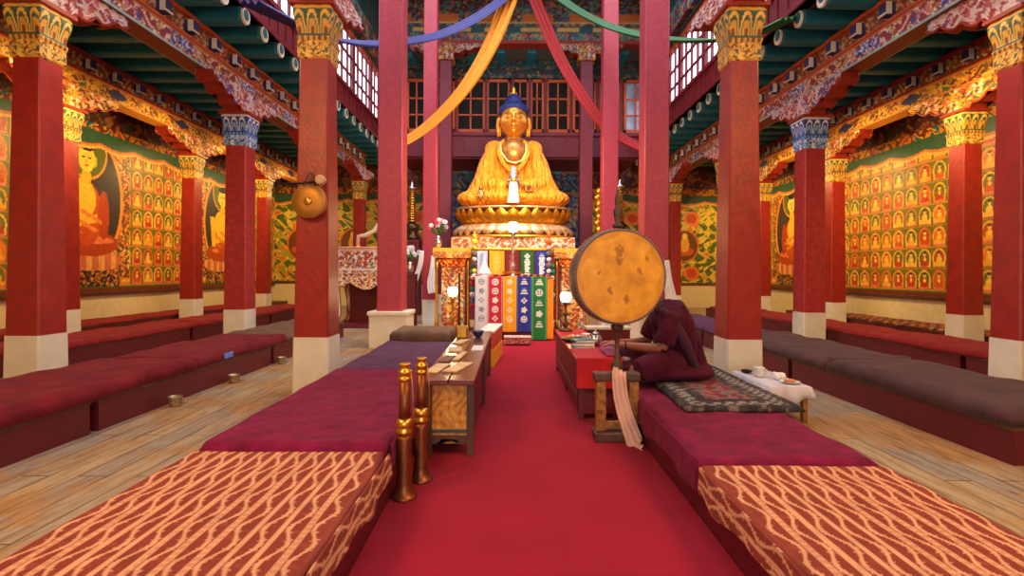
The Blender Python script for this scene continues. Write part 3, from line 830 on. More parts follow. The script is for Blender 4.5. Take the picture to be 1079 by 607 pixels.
cs = [
 ('dark wine cushion nearest on the left outer bench', -5.0, -3.82, 1.2, 6.35, .3, .44, m_winec),
 ('dark wine cushion with a small blue tag on the left outer bench', -5.0, -3.83, 6.4, 8.95, .3, .43, m_winec),
 ('grey-brown cushion behind the blue-tagged one on the left outer bench', -5.0, -3.85, 9.0, 11.9, .3, .42, m_brown),
 ('dark brown velvet cushion nearest on the right outer bench', 3.92, 5.1, 4.1, 6.5, .3, .45, m_dark),
 ('dark brown velvet cushion second from the front on the right outer bench', 3.92, 5.1, 6.55, 9.6, .3, .44, m_dark),
 ('dark plum mat at the far end of the right outer bench', 3.94, 5.08, 9.65, 14.2, .3, .4, m_greymat),
 ('faded red cushion nearest beyond the left aisle columns', -7.9, -6.72, 7.2, 11.6, .3, .38, m_redc),
 ('faded red cushion farther along beyond the left aisle columns', -7.9, -6.72, 11.65, 17.8, .3, .38, m_redc),
 ('faded red cushion nearest beyond the right aisle columns', 6.72, 7.9, 5.2, 9.9, .3, .4, m_redc),
 ('faded red cushion farther along beyond the right aisle columns', 6.72, 7.9, 9.95, 17.8, .3, .38, m_redc)]
for i, (lb, a, b, c, d, e, f, m) in enumerate(cs):
    o = cushion('seat_cushion', lb, 'cushion', a, b, c, d, e, f, m, .018, seed=i*1.7, res=.06)
    if 'blue tag' in lb:
        bm = B(); box(bm, -3.825-o.location.x, -3.812-o.location.x, 6.95-o.location.y, 7.15-o.location.y, .33, .40); obj('tag', bm, mat('blue_tag', srgb(96, 140, 226), .5), o, label='small blue cloth tag')
def wallrug(x, y, z):
    col = base(x, srgb(96, 34, 26)); m = (np.sin(x*26)*np.sin(y*22) > .15); col[m] = srgb(176, 110, 60); m = np.abs(np.sin(y*3.5)) < .15; col[m] = srgb(60, 30, 28)
    return col
cushion('patterned_carpet', 'dark patterned carpet on the low bench under the right mural', 'carpet', 9.43, 10.42, 9.5, 16.5, .25, .31, m_rug, .01, fn=wallrug, res=.05)
cushion('patterned_carpet', 'dark red carpet on the low bench under the left mural', 'carpet', -10.42, -9.43, 7.5, 19, .25, .3, m_redc, .01, res=.06)
# little metal blocks standing on the floor along the left bench
m_tin = mat('dull_tin', srgb(170, 150, 120), .35, .7, var=.4, scale=30)
for lb, X, Y in (('small tin foot peg beside the left outer bench, nearest', -3.72, 5.78), ('small tin foot peg beside the left outer bench, middle', -3.72, 7.0), ('small tin foot peg beside the left outer bench, farthest', -3.72, 8.45)):
    t = thing('tin_cup', lb.replace('foot peg', 'cup on the floor'), 'cup', (X, Y, 0))
    obj('cup_body', lathe(B(), [(.055, 0), (.06, .02), (.07, .1), (.075, .11), (.068, .11), (.06, .03)], seg=16), m_tin, t, True)
    bm = B(); tube(bm, [(.07, 0, .09), (.11, 0, .08), (.11, 0, .04), (.065, 0, .03)], .008, 6); obj('handle', bm, m_tin, t, True)

# ------------------------------------------------------------------ left table
t = thing('long_table', 'long low wooden table with yellow painted end beside the left bench', 'table', (-.5, 4.15, .0125))
bm = B(); box(bm, -.23, -.01, 0, 3.45, .585, .63, .008); box(bm, .0, .205, 0, 3.45, .585, .63, .008)
obj('table_top', bm, mat('polished_plum_wood', srgb(112, 60, 56), .22, var=.25, scale=5, stretch=(1, .15, 1)), t)
for x in (-.2, .14):
    for y in (.06, 1.7, 3.35):
        obj('leg', box(B(), x, x+.06, y, y+.06, 0, .585, .005), m_woodd, t)
def endp(x, y, z):
    col = base(x, srgb(190, 128, 36)); n_ = np.sin(x*60+3*np.sin(z*22))*np.sin(z*37+2*np.sin(x*31)); col[n_ > .55] = srgb(150, 92, 26); col[n_ < -.7] = srgb(212, 156, 60)
    m = (z < .17); col[m] = srgb(160, 110, 40); m = np.abs(z-.2) < .018; col[m] = srgb(60, 60, 70); m = np.abs(x+.0) > .15; col[m] = srgb(120, 50, 20)
    m = (z < .17) & (np.abs((x*9) % 1-.5) < .12); col[m] = srgb(50, 70, 80)
    return col
obj('end_panel', paint(gridbox('end_panel', -.15, .14, .07, .09, .10, .585, .008), endp), m_paint, t, label='yellow painted end panel')
bm = B(); prism(bm, [(-.14, .1), (-.1, .1), (-.06, .14), (0, .12), (.05, .14), (.1, .1), (.14, .1), (.14, .17), (-.14, .17)], .055, .07, 'y'); obj('apron', bm, m_woodd, t)
for x in (-.19, .17): obj('side_board', box(B(), x-.008, x+.008, .12, 3.35, .12, .585), m_dred, t)
obj('inner_shelf', box(B(), -.17, .15, .12, 3.3, .1, .115), m_woodd, t)
m_paper = mat('aged_paper', srgb(214, 176, 128), .8, var=.15)
def paper(lb, x, y, rz, w, l, m=m_paper):
    bm = B(); box(bm, -w/2, w/2, -l/2, l/2, 0, .012, .002); o = obj('prayer_sheet', bm, m); o.location = (x, y, .6435); o.rotation_euler = (0, 0, rz); tag(o, lb, 'paper')
paper('tan prayer sheet nearest the left table end, left one', -.655, 4.62, -.15, .12, .42)
paper('tan prayer sheet nearest the left table end, right one', -.475, 4.68, -.25, .13, .46)
paper('dark brown folder lying left of the tan sheets', -.63, 5.12, -.1, .1, .36, m_woodd)
paper('narrow tan prayer strip beyond the pair of sheets', -.52, 5.3, -.1, .06, .5)
paper('tan folded sheet on the left table beside the bench mat', -.62, 5.75, .1, .15, .3)
paper('small tan sheet leaning by the twin rod stand', -.62, 6.4, -.2, .12, .4)
paper('white note sheet right of the twin rod stand', -.38, 5.85, 0, .12, .35, m_scarf)
# twin rods in a brass block
t = thing('incense_stand', 'brass block holding two tall dark rods on the left table', 'stand', (-.64+.0, 6.75, .645))
obj('block', box(B(), -.075, .075, -.07, .07, 0, .17, .02), m_brass, t)
for x in (-.04, .045): obj('rod', lathe(B(), [(.018, .17), (.015, .3), (.02, .34), (.013, .38), (.013, .8), (.018, .83), (.006, .85)], x, 0, 12), m_woodd, t, True)
t = thing('offering_bowl', 'small dark blue bowl right of the twin rod stand', 'bowl', (-.44, 6.85, .645))
obj('bowl_body', lathe(B(), [(.03, 0), (.05, .02), (.075, .07), (.08, .09), (.07, .088), (.03, .03)], seg=18), mat('dark_blue_glaze', srgb(50, 48, 90), .3), t, True)

# ------------------------------------------------------------------ copper horns
def horn(lb, X, Y, H):
    t = thing('long_horn', lb, 'horn', (X, Y, .012))
    k = H/.88
    obj('bell', lathe(B(), [(.085, 0), (.088, .008), (.075, .02), (.058, .05), (.05, .1), (.047, .38*k), (.046, .41*k)], seg=28), m_copper, t, True)
    obj('collar', lathe(B(), [(.046, .41*k), (.058, .42*k), (.062, .44*k), (.05, .455*k), (.055, .47*k), (.062, .485*k), (.05, .51*k), (.04, .52*k)], seg=28), m_brass, t, True)
    obj('tube', lathe(B(), [(.04, .5*k), (.038, .6*k), (.035, .79*k)], seg=24), m_copper, t, True)
    obj('mouthpiece', lathe(B(), [(.035, .76*k), (.044, .77*k), (.044, .785*k), (.034, .79*k), (.034, .80*k), (.046, .815*k), (.046, .83*k), (.03, .84*k), (.03, .86*k), (.04, .87*k), (.036, .88*k), (.02, .88*k)], seg=24), m_brass, t, True)
    obj('chain', tube(B(), [(.045, -.02, .83*k), (.06, -.03, .7*k), (.062, -.03, .55*k), (.058, -.01, .44*k)], .004, 5), m_brass, t, True)
horn('telescoping copper horn standing on its bell, nearer of the pair', -.705, 3.45, .885)
horn('telescoping copper horn standing on its bell, farther of the pair', -.645, 3.74, .875)

# ------------------------------------------------------------------ boxes and footstool before the altar
def cloth_crate(name, lb, z0, z1, m, mtop, w=.24, l=1.25):
    t = thing(name, lb, 'box', (-.40, 8.1, z0), -.09)
    obj('crate_body', box(B(), -w/2, w/2, 0, l, 0, z1-z0, .015), m, t)
    bm = B(); box(bm, -w/2-.008, w/2+.008, -.008, l+.008, z1-z0-.03, z1-z0+.004, .006); obj('lid_cloth', bm, mtop, t)
cloth_crate('wrapped_box', 'yellow cloth-wrapped box on the carpet beside the left table end', .012, .29, mat('yellow_cloth', srgb(226, 160, 30), .7, var=.1), mat('yellow_cloth', srgb(226, 160, 30)))
cloth_crate('wrapped_box', 'coral red box with white top stacked on the yellow one', .296, .58, mat('coral_brocade', srgb(200, 70, 50), .6, var=.3, scale=20), mat('pale_cover', srgb(236, 216, 210), .6))
t = thing('footstool', 'low figured footstool on the carpet in front of the altar banners', 'footstool', (.12, 10.7, .012))
def stoolp(x, y, z):
    return scroll(x, z+y, 60, [srgb(220, 150, 140), srgb(150, 50, 60)], srgb(120, 50, 50), .1)
obj('stool_body', paint(gridbox('stool_body', -.27, .27, -.12, .12, .04, .15, .015), stoolp), m_paint, t)
obj('seat_pad', box(B(), -.28, .28, -.13, .13, .15, .185, .015), mat('pink_pad', srgb(214, 170, 170), .8), t)
for x in (-.24, .24):
    for y in (-.09, .09): obj('leg', box(B(), x-.02, x+.02, y-.02, y+.02, 0, .04), m_woodd, t)

# ------------------------------------------------------------------ altar
ALT = thing('altar_table', 'altar table hung with coloured banners under the great buddha', 'altar', (0, 11.4, .0))
obj('table_body', box(B(), -.82, .84, .06, .8, .015, 1.36, .01), m_dred, ALT)
obj('table_top', box(B(), -.88, .9, 0, .85, 1.36, 1.40, .008), m_orangew, ALT)
obj('rear_tier', box(B(), -.86, .88, .9, 1.5, .015, 2.02, .01), m_dred, ALT)
obj('rear_top', box(B(), -.95, .97, .86, 1.55, 2.02, 2.07, .01), m_gold, ALT)
def bannerfn(ground, glyph, w, z0, z1, border):
    def f(x, y, z):
        col = base(x, ground)
        col[np.abs(x) > w/2*.86] = border
        n_ = 5; step = (z1-z0)*.84/n_
        for k in range(n_):
            zc = z1-.12-k*step; q = (hsh(np.array([float(k)]), np.array([w*31.7]))[0]*4)
            r = np.hypot(x, z-zc); R = w*.24; an = np.arctan2(z-zc, x)
            if q < 1: m = (r < R) & ((r > R*.65) | (np.abs(x) < R*.16) | (np.abs(z-zc) < R*.16))
            elif q < 2: m = r < R*(.62+.35*np.abs(np.cos(2.5*an)))
            elif q < 3: m = (np.abs(x)+np.abs(z-zc) < R) & (np.abs(np.abs(x)-np.abs(z-zc)) > R*.15)
            else: m = (np.abs(x) < R*.8*(1-(z-zc)/R*.5)) & (np.abs(z-zc) < R*.9) & (np.sin((z-zc)/R*9) > -.4)
            col[m] = glyph
        return col
    return f
def banner(lb, x0, x1, z0, z1, ground, glyph, border, Y=11.388, name='banner'):
    w = x1-x0; nx, nz = max(6, int(w/.011)), int((z1-z0)/.011)
    X, Z = np.meshgrid(np.linspace(-w/2, w/2, nx), np.linspace(z0, z1, nz), indexing='ij')
    D = .012*np.sin(X/w*7+x0*9)*(z1-Z)/(z1-z0)
    me = gridmesh(name, np.stack([X, D, Z], -1)); paint(me, bannerfn(ground, glyph, w, z0, z1, border))
    o = obj(name, me, m_cloth, None, True); o.location = ((x0+x1)/2, Y, 0); tag(o, lb, 'banner')
    s = o.modifiers.new('thickness', 'SOLIDIFY'); s.thickness = .008
    return o
m_cloth = painted_mat('altar_silk', .6, 0, .2, 80, .06)
W_ = srgb(226, 226, 232)
def px2x(p, d=11.36): return (p-540)/F*d
# each banner's lower edge follows the photograph
for lb, a, b, zb, g, gl, bo in (
    ('white banner with grey emblems, leftmost on the altar front', 501, 514.6, .22, srgb(216, 218, 230), srgb(130, 140, 170), srgb(190, 200, 220)),
    ('crimson banner with white emblems on the altar front', 514.8, 530, .22, srgb(190, 14, 50), W_, srgb(226, 150, 160)),
    ('golden yellow banner with pale emblems on the altar front', 530.5, 545, .2, srgb(240, 164, 20), srgb(246, 224, 190), srgb(236, 190, 90)),
    ('blue banner with white emblems on the altar front', 545.5, 560.5, .2, srgb(26, 48, 150), W_, srgb(70, 100, 200)),
    ('green banner with white emblems on the altar front, longest', 561, 577, .03, srgb(16, 124, 56), W_, srgb(90, 180, 110))):
    banner(lb, px2x(a), px2x(b), zb, 1.41, g, gl, bo)
banner('plain orange-yellow cloth hanging right of the green banner', px2x(577.3), px2x(584), .05, 1.35, srgb(246, 150, 12), srgb(246, 160, 24), srgb(240, 140, 10), 11.4, 'altar_cloth')
for lb, a, b, g, gl in (
    ('short pale blue banner at the left of the upper altar row', 503, 514, srgb(190, 204, 236), srgb(120, 150, 210)),
    ('short golden banner in the upper altar row', 516, 532, srgb(240, 170, 24), srgb(246, 190, 80)),
    ('short maroon banner in the upper altar row behind the silver lamp', 533, 547, srgb(130, 26, 34), srgb(180, 80, 70)),
    ('short green banner with white diamonds in the upper altar row', 549, 563, srgb(10, 96, 40), W_),
    ('short blue banner with white emblems in the upper altar row', 565, 578, srgb(18, 44, 160), W_)):
    banner(lb, px2x(a, 12.2), px2x(b, 12.2), 1.44, 2.0, g, gl, g, 12.25)

def cab(x, y, z):
    col = scroll(x+.3*y, z, 26, [srgb(250, 170, 40), srgb(214, 40, 24), srgb(250, 214, 120), srgb(40, 130, 110)], srgb(226, 84, 20), .12)
    m = z > 1.98; col[m] = srgb(252, 190, 60)
    return col
def altar_cabinet(lb, x0, x1):
    w = x1-x0
    t = thing('altar_cabinet', lb, 'cabinet', ((x0+x1)/2, 12.5, .0))
    obj('cornice', paint(gridbox('cornice', -w/2, w/2, 0, .6, 1.84, 2.08, .02), cab), m_paint, t)
    bm = gridbox('carved_bracket', -w/2+.12, w/2-.12, .06, .55, 1.64, 1.84, .02)
    for v in bm.vertices:
        k = (1.84-v.co.z)/.2; v.co.x *= 1-.25*k*k; v.co.y += .02*math.sin(v.co.x*50)*math.sin(v.co.z*60)
    obj('carved_bracket', paint(bm, lambda x, y, z: scroll(x, z*2, 22, [srgb(250, 150, 30), srgb(224, 40, 20), srgb(252, 200, 80)], srgb(200, 40, 20), .1)), m_paint, t)
    obj('body', paint(gridbox('body', -w/2+.2, w/2-.16, .1, .5, .13, 1.64, .022), lambda x, y, z: scroll(x, z, 24, [srgb(250, 190, 90), srgb(220, 70, 30), srgb(60, 140, 120), srgb(240, 230, 200)], srgb(170, 60, 24), .1)), m_paint, t)
    for x in (-w/2+.08, w/2-.08):
        obj('post', lathe(B(), [(.05, .13), (.05, .3), (.03, .35), (.035, 1.5), (.05, 1.6), (.05, 1.84)], x, .12, 14), m_gold, t, True)
    obj('base', box(B(), -w/2-.02, w/2+.02, -.02, .62, 0, .13, .01), m_dred, t)
    return t
altar_cabinet('orange and red carved cabinet at the left of the altar', -1.9, -.98)
altar_cabinet('orange and red carved cabinet at the right of the altar, partly behind the drum', 1.0, 1.9)
# bead and pompom strings
def pompoms(lb, X, Y, ztop, cols):
    t = thing('pompom_string', lb, 'ornament', (X, Y, ztop))
    bm = B(); tube(bm, [(0, 0, 0), (0, 0, -1.0)], .008, 6); obj('string', bm, m_gold, t)
    z = -.05
    for i, c in enumerate(cols):
        r = .07 if i % 2 else .055
        bm = B(); ell(bm, (0, 0, z-r), (r, r*.8, r), seg=12)
        for v in bm.verts: v.co *= 1+.0
        obj('pompom', bm, mat('pompom_%d' % (int(c[0]*99)*10+int(c[1]*99)), c, .9, var=.3, scale=40, bump=1, bscale=60), t, True); z -= 2*r+.01
YEL, MGN, TUR = srgb(232, 226, 40), srgb(200, 40, 60), srgb(16, 140, 120)
pompoms('yellow and grey pompom string hanging left of the upper banners', -.88, 12.2, 2.45, [YEL, YEL, YEL, srgb(120, 110, 110), W_, srgb(80, 70, 80), YEL, W_])
pompoms('orange and silver pompom string hanging right of the upper banners', .86, 12.2, 2.45, [ORANGE, ORANGE, srgb(200, 190, 190), srgb(110, 100, 110), W_, srgb(120, 100, 90), W_])
pompoms('turquoise pompom string on the left altar cabinet', -.93, 12.3, 1.75, [TUR, TUR, W_, MGN, TUR, W_, srgb(60, 120, 190), MGN])
pompoms('turquoise pompom string on the right altar cabinet', .95, 12.3, 1.75, [TUR, TUR, W_, MGN, TUR, W_, srgb(60, 120, 190), MGN])
# silver shrine ornament on altar + small offering bowls
t = thing('silver_ornament', 'pale pointed silver offering ornament on the altar left of the lamp', 'ornament', (-.62, 11.65, 1.402))
obj('plate', lathe(B(), [(.2, 0), (.22, .02), (.2, .03)], seg=24), m_silver, t, True)
obj('cone', lathe(B(), [(.19, .03), (.15, .1), (.09, .2), (.05, .3), (.02, .42), (.004, .5)], seg=20), mat('butter_white', srgb(224, 218, 226), .5, var=.3, scale=22, bump=.8, bscale=40), t, True)
bw = None
for k, x in enumerate((-.28, .22, .36, .5, .64, .78)):
    lb = 'small silver water bowl on the altar ledge, one of a row'
    if bw is None:
        bw = thing('water_bowl', lb, 'bowl', (x, 11.5, 1.402), 0, 'silver water bowls on the altar')
        obj('bowl_body', lathe(B(), [(.03, 0), (.035, .015), (.055, .05), (.06, .06), (.05, .055), (.02, .02)], seg=16), m_silver, bw, True)
        obj('water', lathe(B(), [(.048, .05), (.048, .052)], seg=16), mat('water', srgb(190, 200, 210), .05), bw)
    else: dup(bw, (x, 11.5, 1.402))

# lamps with a glowing glass cup
def glow(strength):
    m = bpy.data.materials.new('lamp_glow'); m.use_nodes = True; b = m.node_tree.nodes['Principled BSDF']
    b.inputs['Base Color'].default_value = (1, .8, .5, 1); b.inputs['Emission Color'].default_value = (1, .78, .45, 1); b.inputs['Emission Strength'].default_value = strength
    return m
m_glow = glow(7)
def lamp(lb, X, Y, z0, zs, r, watts, m=m_silver):
    """z0 foot, zs centre of the glowing cup"""
    t = thing('butter_lamp', lb, 'lamp', (X, Y, z0)); h = zs-r*.8-z0
    obj('stem', lathe(B(), [(.45*r+.06, 0), (.45*r+.07, .015), (.03, .05), (.02, .12*h), (.045, .2*h), (.06, .27*h), (.02, .34*h), (.018, .5*h), (.05, .58*h), (.02, .66*h), (.02, .85*h), (r*.5, .95*h), (r*.62, h)], seg=20), m, t, True)
    obj('glass_cup', lathe(B(), [(r*.6, h), (r*.85, h+r*.35), (r, h+r*1.0), (r*.8, h+r*1.6), (r*.55, h+r*1.7)], seg=20), m_glow, t, True, 'glowing glass cup')
    li = bpy.data.lights.new('lamp_light', 'POINT'); li.energy = watts; li.color = (1, .66, .32); li.shadow_soft_size = r
    lo = bpy.data.objects.new('lamp_light', li); C.objects.link(lo); lo.parent = t; lo.location = (0, -r*1.3, h+r*1.6)
lamp('tall silver lamp with a glowing cup in the middle of the altar', .02, 11.6, 1.402, 2.5, .125, 30)
obj_ = thing('offering_bowl', 'wide brass bowl heaped with white at the foot of the silver altar lamp', 'bowl', (.0, 11.98, 1.402))
obj('bowl_body', lathe(B(), [(.1, 0), (.2, .06), (.24, .12), (.22, .12), (.1, .03)], seg=24), m_brass, obj_, True)
lamp('glowing lamp on a slim stand beyond the brown cushion', -1.1, 9.7, .0, 1.13, .10, 12, m_brass)
lamp('glowing lamp at the far end of the red table near the drum', .80, 7.75, .633, 1.13, .085, 8, m_woodd)

# flowers, vases on the left of the altar
def flowers(lb, X, Y, z0, cols, n_=16, h=.4):
    t = thing('flower_vase', lb, 'flowers', (X, Y, z0))
    obj('vase', lathe(B(), [(.05, 0), (.09, .08), (.1, .16), (.05, .25), (.06, .3), (.045, .3)], seg=18), m_silver, t, True)
    rnd = random.Random(X*100)
    bs, bl = B(), B(); heads = [B() for _ in cols]
    for k in range(n_):
        a, r = rnd.uniform(0, 2*PI), rnd.uniform(.02, .26); tip = Vector((r*math.cos(a), r*math.sin(a)*.6, .3+h*rnd.uniform(.4, 1)))
        tube(bs, [(0, 0, .28), tip*.6+Vector((0, 0, .12)), tip], .006, 5)
        b = heads[k % len(cols)]
        for q in range(5):
            f = 2*PI*q/5; ell(b, tip+Vector((.03*math.cos(f), -.01, .03*math.sin(f))), (.026, .014, .026), seg=8)
        ell(bl, tip*.75+Vector((.02, 0, .04)), (.05, .012, .025), seg=8)
    obj('stems', bs, mat('stem_green', srgb(50, 90, 40), .7), t)
    obj('leaves', bl, mat('leaf_green', srgb(60, 110, 50), .6), t)
    for b, c in zip(heads, cols): obj('blossoms', b, mat('blossom_%d' % int(c[0]*999+c[1]*99+c[2]*9), c, .7, var=.1), t)
def small_stand(lb, X, Y, w, h, m):
    t = thing('side_table', lb, 'table', (X, Y, 0))
    obj('table_top', box(B(), -w/2, w/2, -.2, .2, h-.05, h, .01), m, t)
    for x in (-w/2+.04, w/2-.04):
        for y in (-.16, .16): obj('leg', box(B(), x-.025, x+.025, y-.025, y+.025, 0, h-.05), m, t)
    obj('front_panel', box(B(), -w/2+.04, w/2-.04, -.17, -.15, .2, h-.05), m, t)
small_stand('slim dark stand carrying a flower vase left of the altar', -2.66, 13.6, .36, 1.45, m_dred)
flowers('vase of white blossoms left of the altar beside the tall column', -2.66, 13.6, 1.452, [W_, W_, srgb(210, 214, 230)], 20)
flowers('vase of pink and white flowers on the left carved altar cabinet', -1.82, 12.8, 2.082, [srgb(220, 60, 90), W_, srgb(200, 160, 200)], 20)
# scarves tied at the tall column foot
def scarf(name, lb, path, w, parent=None, m=m_scarf, seed=0, normal=(0, -1, 0)):
    """ribbon of cloth along a path with soft pleats"""
    n_ = 28; pts = []
    P = [Vector(p) for p in path]
    for i in range(n_):
        t_ = i/(n_-1)*(len(P)-1); k = min(int(t_), len(P)-2); f = t_-k
        p0, p1, p2, p3 = P[max(k-1, 0)], P[k], P[k+1], P[min(k+2, len(P)-1)]
        pts.append(.5*((2*p1)+(-p0+p2)*f+(2*p0-5*p1+4*p2-p3)*f*f+(-p0+3*p1-3*p2+p3)*f**3))
    G = np.zeros((n_, 13, 3)); nr = Vector(normal)
    for i, p in enumerate(pts):
        tg = (pts[min(i+1, n_-1)]-pts[max(i-1, 0)]).normalized(); s = tg.cross(nr).normalized(); nn = s.cross(tg)
        ww = w if not isinstance(w, (list, tuple)) else w[0]+(w[1]-w[0])*i/(n_-1)
        for j in range(13):
            u = j/12-.5; q = p+s*u*ww+nn*(.10*ww*math.sin(u*19+seed+i*.12))
            G[i, j] = q
    o = obj(name, gridmesh(name, G), m, parent, True, lb if parent else None)
    sm = o.modifiers.new('thickness', 'SOLIDIFY'); sm.thickness = .008
    return o
o = scarf('prayer_scarf', None, [(-2.56, 14.78, 2.1), (-2.6, 14.76, 1.7), (-2.78, 14.78, 1.1), (-2.84, 14.8, .55)], [.12, .16], seed=1); tag(o, 'white silk scarf hanging at the left of the scarf-hung column', 'scarf')
o = scarf('prayer_scarf', None, [(-2.2, 14.78, 1.95), (-2.22, 14.76, 1.6), (-2.28, 14.78, 1.2), (-2.24, 14.8, .9)], [.18, .26], seed=2); tag(o, 'wide white silk scarf over the front of the scarf-hung column', 'scarf')
o = scarf('prayer_scarf', None, [(3.0, 10.12, 1.75), (3.02, 10.12, 1.4), (3.08, 10.12, 1.0), (3.1, 10.12, .6)], [.08, .3], seed=3); tag(o, 'white silk scarf hanging on the tall column behind the monk', 'scarf')

# ------------------------------------------------------------------ painted throne left of altar
t = thing('throne', 'painted ceremonial throne with carved legs left of the aisle near the back', 'throne', (-3.9, 13.9, 0))
def thr(x, y, z):
    col = scroll(x+y*.5, z, 20, [srgb(230, 210, 190), srgb(90, 120, 170), srgb(220, 140, 60), srgb(60, 120, 90)], srgb(160, 50, 34), .1)
    m = (z > 2.05) | (z < 1.48) | (np.abs(z-1.56) < .02); col[m] = srgb(226, 196, 176)
    return col
obj('seat_box', paint(gridbox('seat_box', -.85, .85, 0, 1.1, 1.45, 2.12, .03), thr), m_paint, t)
obj('seat_board', box(B(), -.9, .9, -.04, 1.14, 2.12, 2.16, .01), mat('pink_board', srgb(220, 160, 150), .5), t)
def thl(x, y, z): return scroll(x+y, z, 24, [srgb(236, 214, 190), srgb(200, 130, 110), srgb(220, 160, 60)], srgb(130, 40, 30), .15)
bmm = gridbox('carved_apron', -.85, .85, .02, .08, 1.02, 1.45, .03)
for v in bmm.vertices:
    k = (1.45-v.co.z)/.43; v.co.z = 1.45-(1.45-v.co.z)*(.55+.45*abs(math.cos(v.co.x*PI/.85)))
obj('carved_apron', paint(bmm, thl), m_paint, t)
for x in (-.78, .78):
    for y in (.07, 1.0):
        bm = B(); tube(bm, [(x, y, 1.45), (x*1.04, y, 1.1), (x*.96, y, .7), (x*.93, y, .35), (x*1.03, y-.03, .15), (x*1.06, y-.05, .08)], [.1, .1, .07, .06, .08, .08], 10)
        me = bpy.data.meshes.new('leg'); bm.to_mesh(me); bm.free(); paint(me, thl); obj('leg', me, m_paint, t, True)
obj('base_slab', box(B(), -.95, .95, -.15, 1.15, 0, .09, .01), m_dred, t)
obj('back_panel', box(B(), -.8, .8, .95, 1.0, .09, 1.45), m_dred, t)
# white tusks arching over it
m_ivory = mat('ivory_white', srgb(214, 196, 170), .4, var=.1)
def tusk(lb, pts, X):
    t = thing('tusk', lb, 'tusk', (X, 14.2, 2.162))
    obj('foot', lathe(B(), [(.08, 0), (.09, .03), (.05, .06)], seg=14), m_brass, t, True)
    obj('curve', tube(B(), [(a, 0, b) for a, b in pts], [.05, .05, .06, .055, .045, .02][:len(pts)], 12), m_ivory, t, True)
tusk('curved white tusk standing on the painted throne', [(0, .05), (.02, .3), (.2, .32), (.45, .45), (.6, .7), (.66, .9)], -4.2)
# bronze pagodas flanking the statue
def pagoda(lb, X, Y, z0):
    t = thing('pagoda_tower', lb, 'ornament', (X, Y, 0))
    obj('pedestal', box(B(), -.3, .3, -.3, .3, 0, z0, .02), m_dred, t)
    prof = [(.28, z0), (.28, z0+.12), (.16, z0+.2), (.24, z0+.35), (.26, z0+.5), (.12, z0+.62)]
    obj('dome', lathe(B(), prof, seg=20), m_bronze, t, True)
    bm = B(); z = z0+.62
    for k in range(13):
        r = .17-.007*k; lathe(bm, [(r*.7, z), (r, z+.02), (r, z+.06), (r*.7, z+.085)], seg=16); z += .087
    obj('rings', bm, m_brass, t, True)
    obj('finial', lathe(B(), [(.08, z), (.16, z+.04), (.16, z+.08), (.05, z+.14), (.06, z+.2), (.005, z+.34)], seg=16), m_silver, t, True)
m_bronze = mat('dark_bronze', srgb(72, 54, 36), .35, .7, var=.3)
pagoda('dark bronze pagoda tower left of the great buddha', -3.5, 18.2, 2.6)
pagoda('dark bronze pagoda tower right of the great buddha above the drum', 3.62, 17.6, 2.6)
# gilded scroll-work side pillar of the statue's throne
for lb, X in (('golden scrolled side post right of the great buddha', 2.98),):
    t = thing('scroll_post', lb, 'ornament', (X, 18.0, 0))
    obj('pedestal', box(B(), -.18, .18, -.2, .2, 0, 2.4, .02), m_dred, t)
    bm = B()
    for k in range(9):
        z = 2.45+k*.22; ell(bm, (.03*(-1)**k, 0, z+.1), (.15, .1, .12), seg=12)
    obj('scrolls', bm, m_gold, t, True)

# ------------------------------------------------------------------ great buddha
SY = 16.9; SX = .03
LZ = 3.62
t = thing('lotus_pedestal', 'gilded round lotus pedestal carrying the great buddha', 'pedestal', (SX, SY+.6, 0))
def k(px_): return px_/F*SY
bm = B(); box(bm, -1.9, 1.9, -1.0, 1.2, 0, 2.25, .02); obj('plinth_block', bm, m_dred, t)
def bandp(x, y, z): return scroll(x+y, z, 16, [srgb(240, 220, 200), srgb(220, 130, 60), srgb(200, 160, 120), srgb(240, 180, 60)], srgb(180, 90, 50), .12)
obj('painted_band', paint(gridbox('painted_band', -1.95, 1.95, -1.05, 1.2, 2.25, 2.6, .04), bandp), m_paint, t)
def lotus(name, z0, z1, r, up, n_, m, parent, wfac=1.0):
    """ring of pointed petals round an oval body"""
    bm = B(); sy = .55
    lathe(bm, [(r*.86, z0), (r*.9, (z0+z1)/2), (r*.86, z1)], seg=48, M=Matrix.Diagonal((1, sy, 1, 1)))
    H = z1-z0
    for i in range(n_):
        a = 2*PI*(i+.5)/n_; ca, sa = math.cos(a), math.sin(a)
        base_z, tip = (z0, z1) if up else (z1, z0)
        w = PI*r/n_*1.1*wfac
        grid = []
        for u in range(6):
            tt = u/5; zz = base_z+(tip-base_z)*tt; ww = w*math.sin(PI*(.22+.74*tt))**.7*(1 if tt < .95 else .3); out = r*(.9+.13*math.sin(tt*PI*.6))+.03*math.sin(tt*PI)
            row = []
            for v in (-1, -.5, 0, .5, 1):
                rr = out-.05*v*v+.03
                p = Vector((rr*ca-v*ww*sa, (rr*sa+v*ww*ca)*sy, zz))
                row.append(bm.verts.new(p))
            grid.append(row)
        for p, q in zip(grid, grid[1:]):
            for j in range(4): bm.faces.new((p[j], p[j+1], q[j+1], q[j]))
    return obj(name, bm, m, parent, True)
R = k(64)
obj('lower_rim', lathe(B(), [(R*1.03, 2.6), (R*1.05, 2.65), (R*1.0, 2.7)], seg=48, M=Matrix.Diagonal((1, .55, 1, 1))), m_gold, t, True)
lotus('lower_petals', 2.68, 3.05, R*.98, False, 30, mat('pale_gold', srgb(214, 170, 120), .3, .6, var=.3, scale=9), t)
lotus('upper_petals', 3.06, 3.56, R*.93, True, 30, m_gold, t)
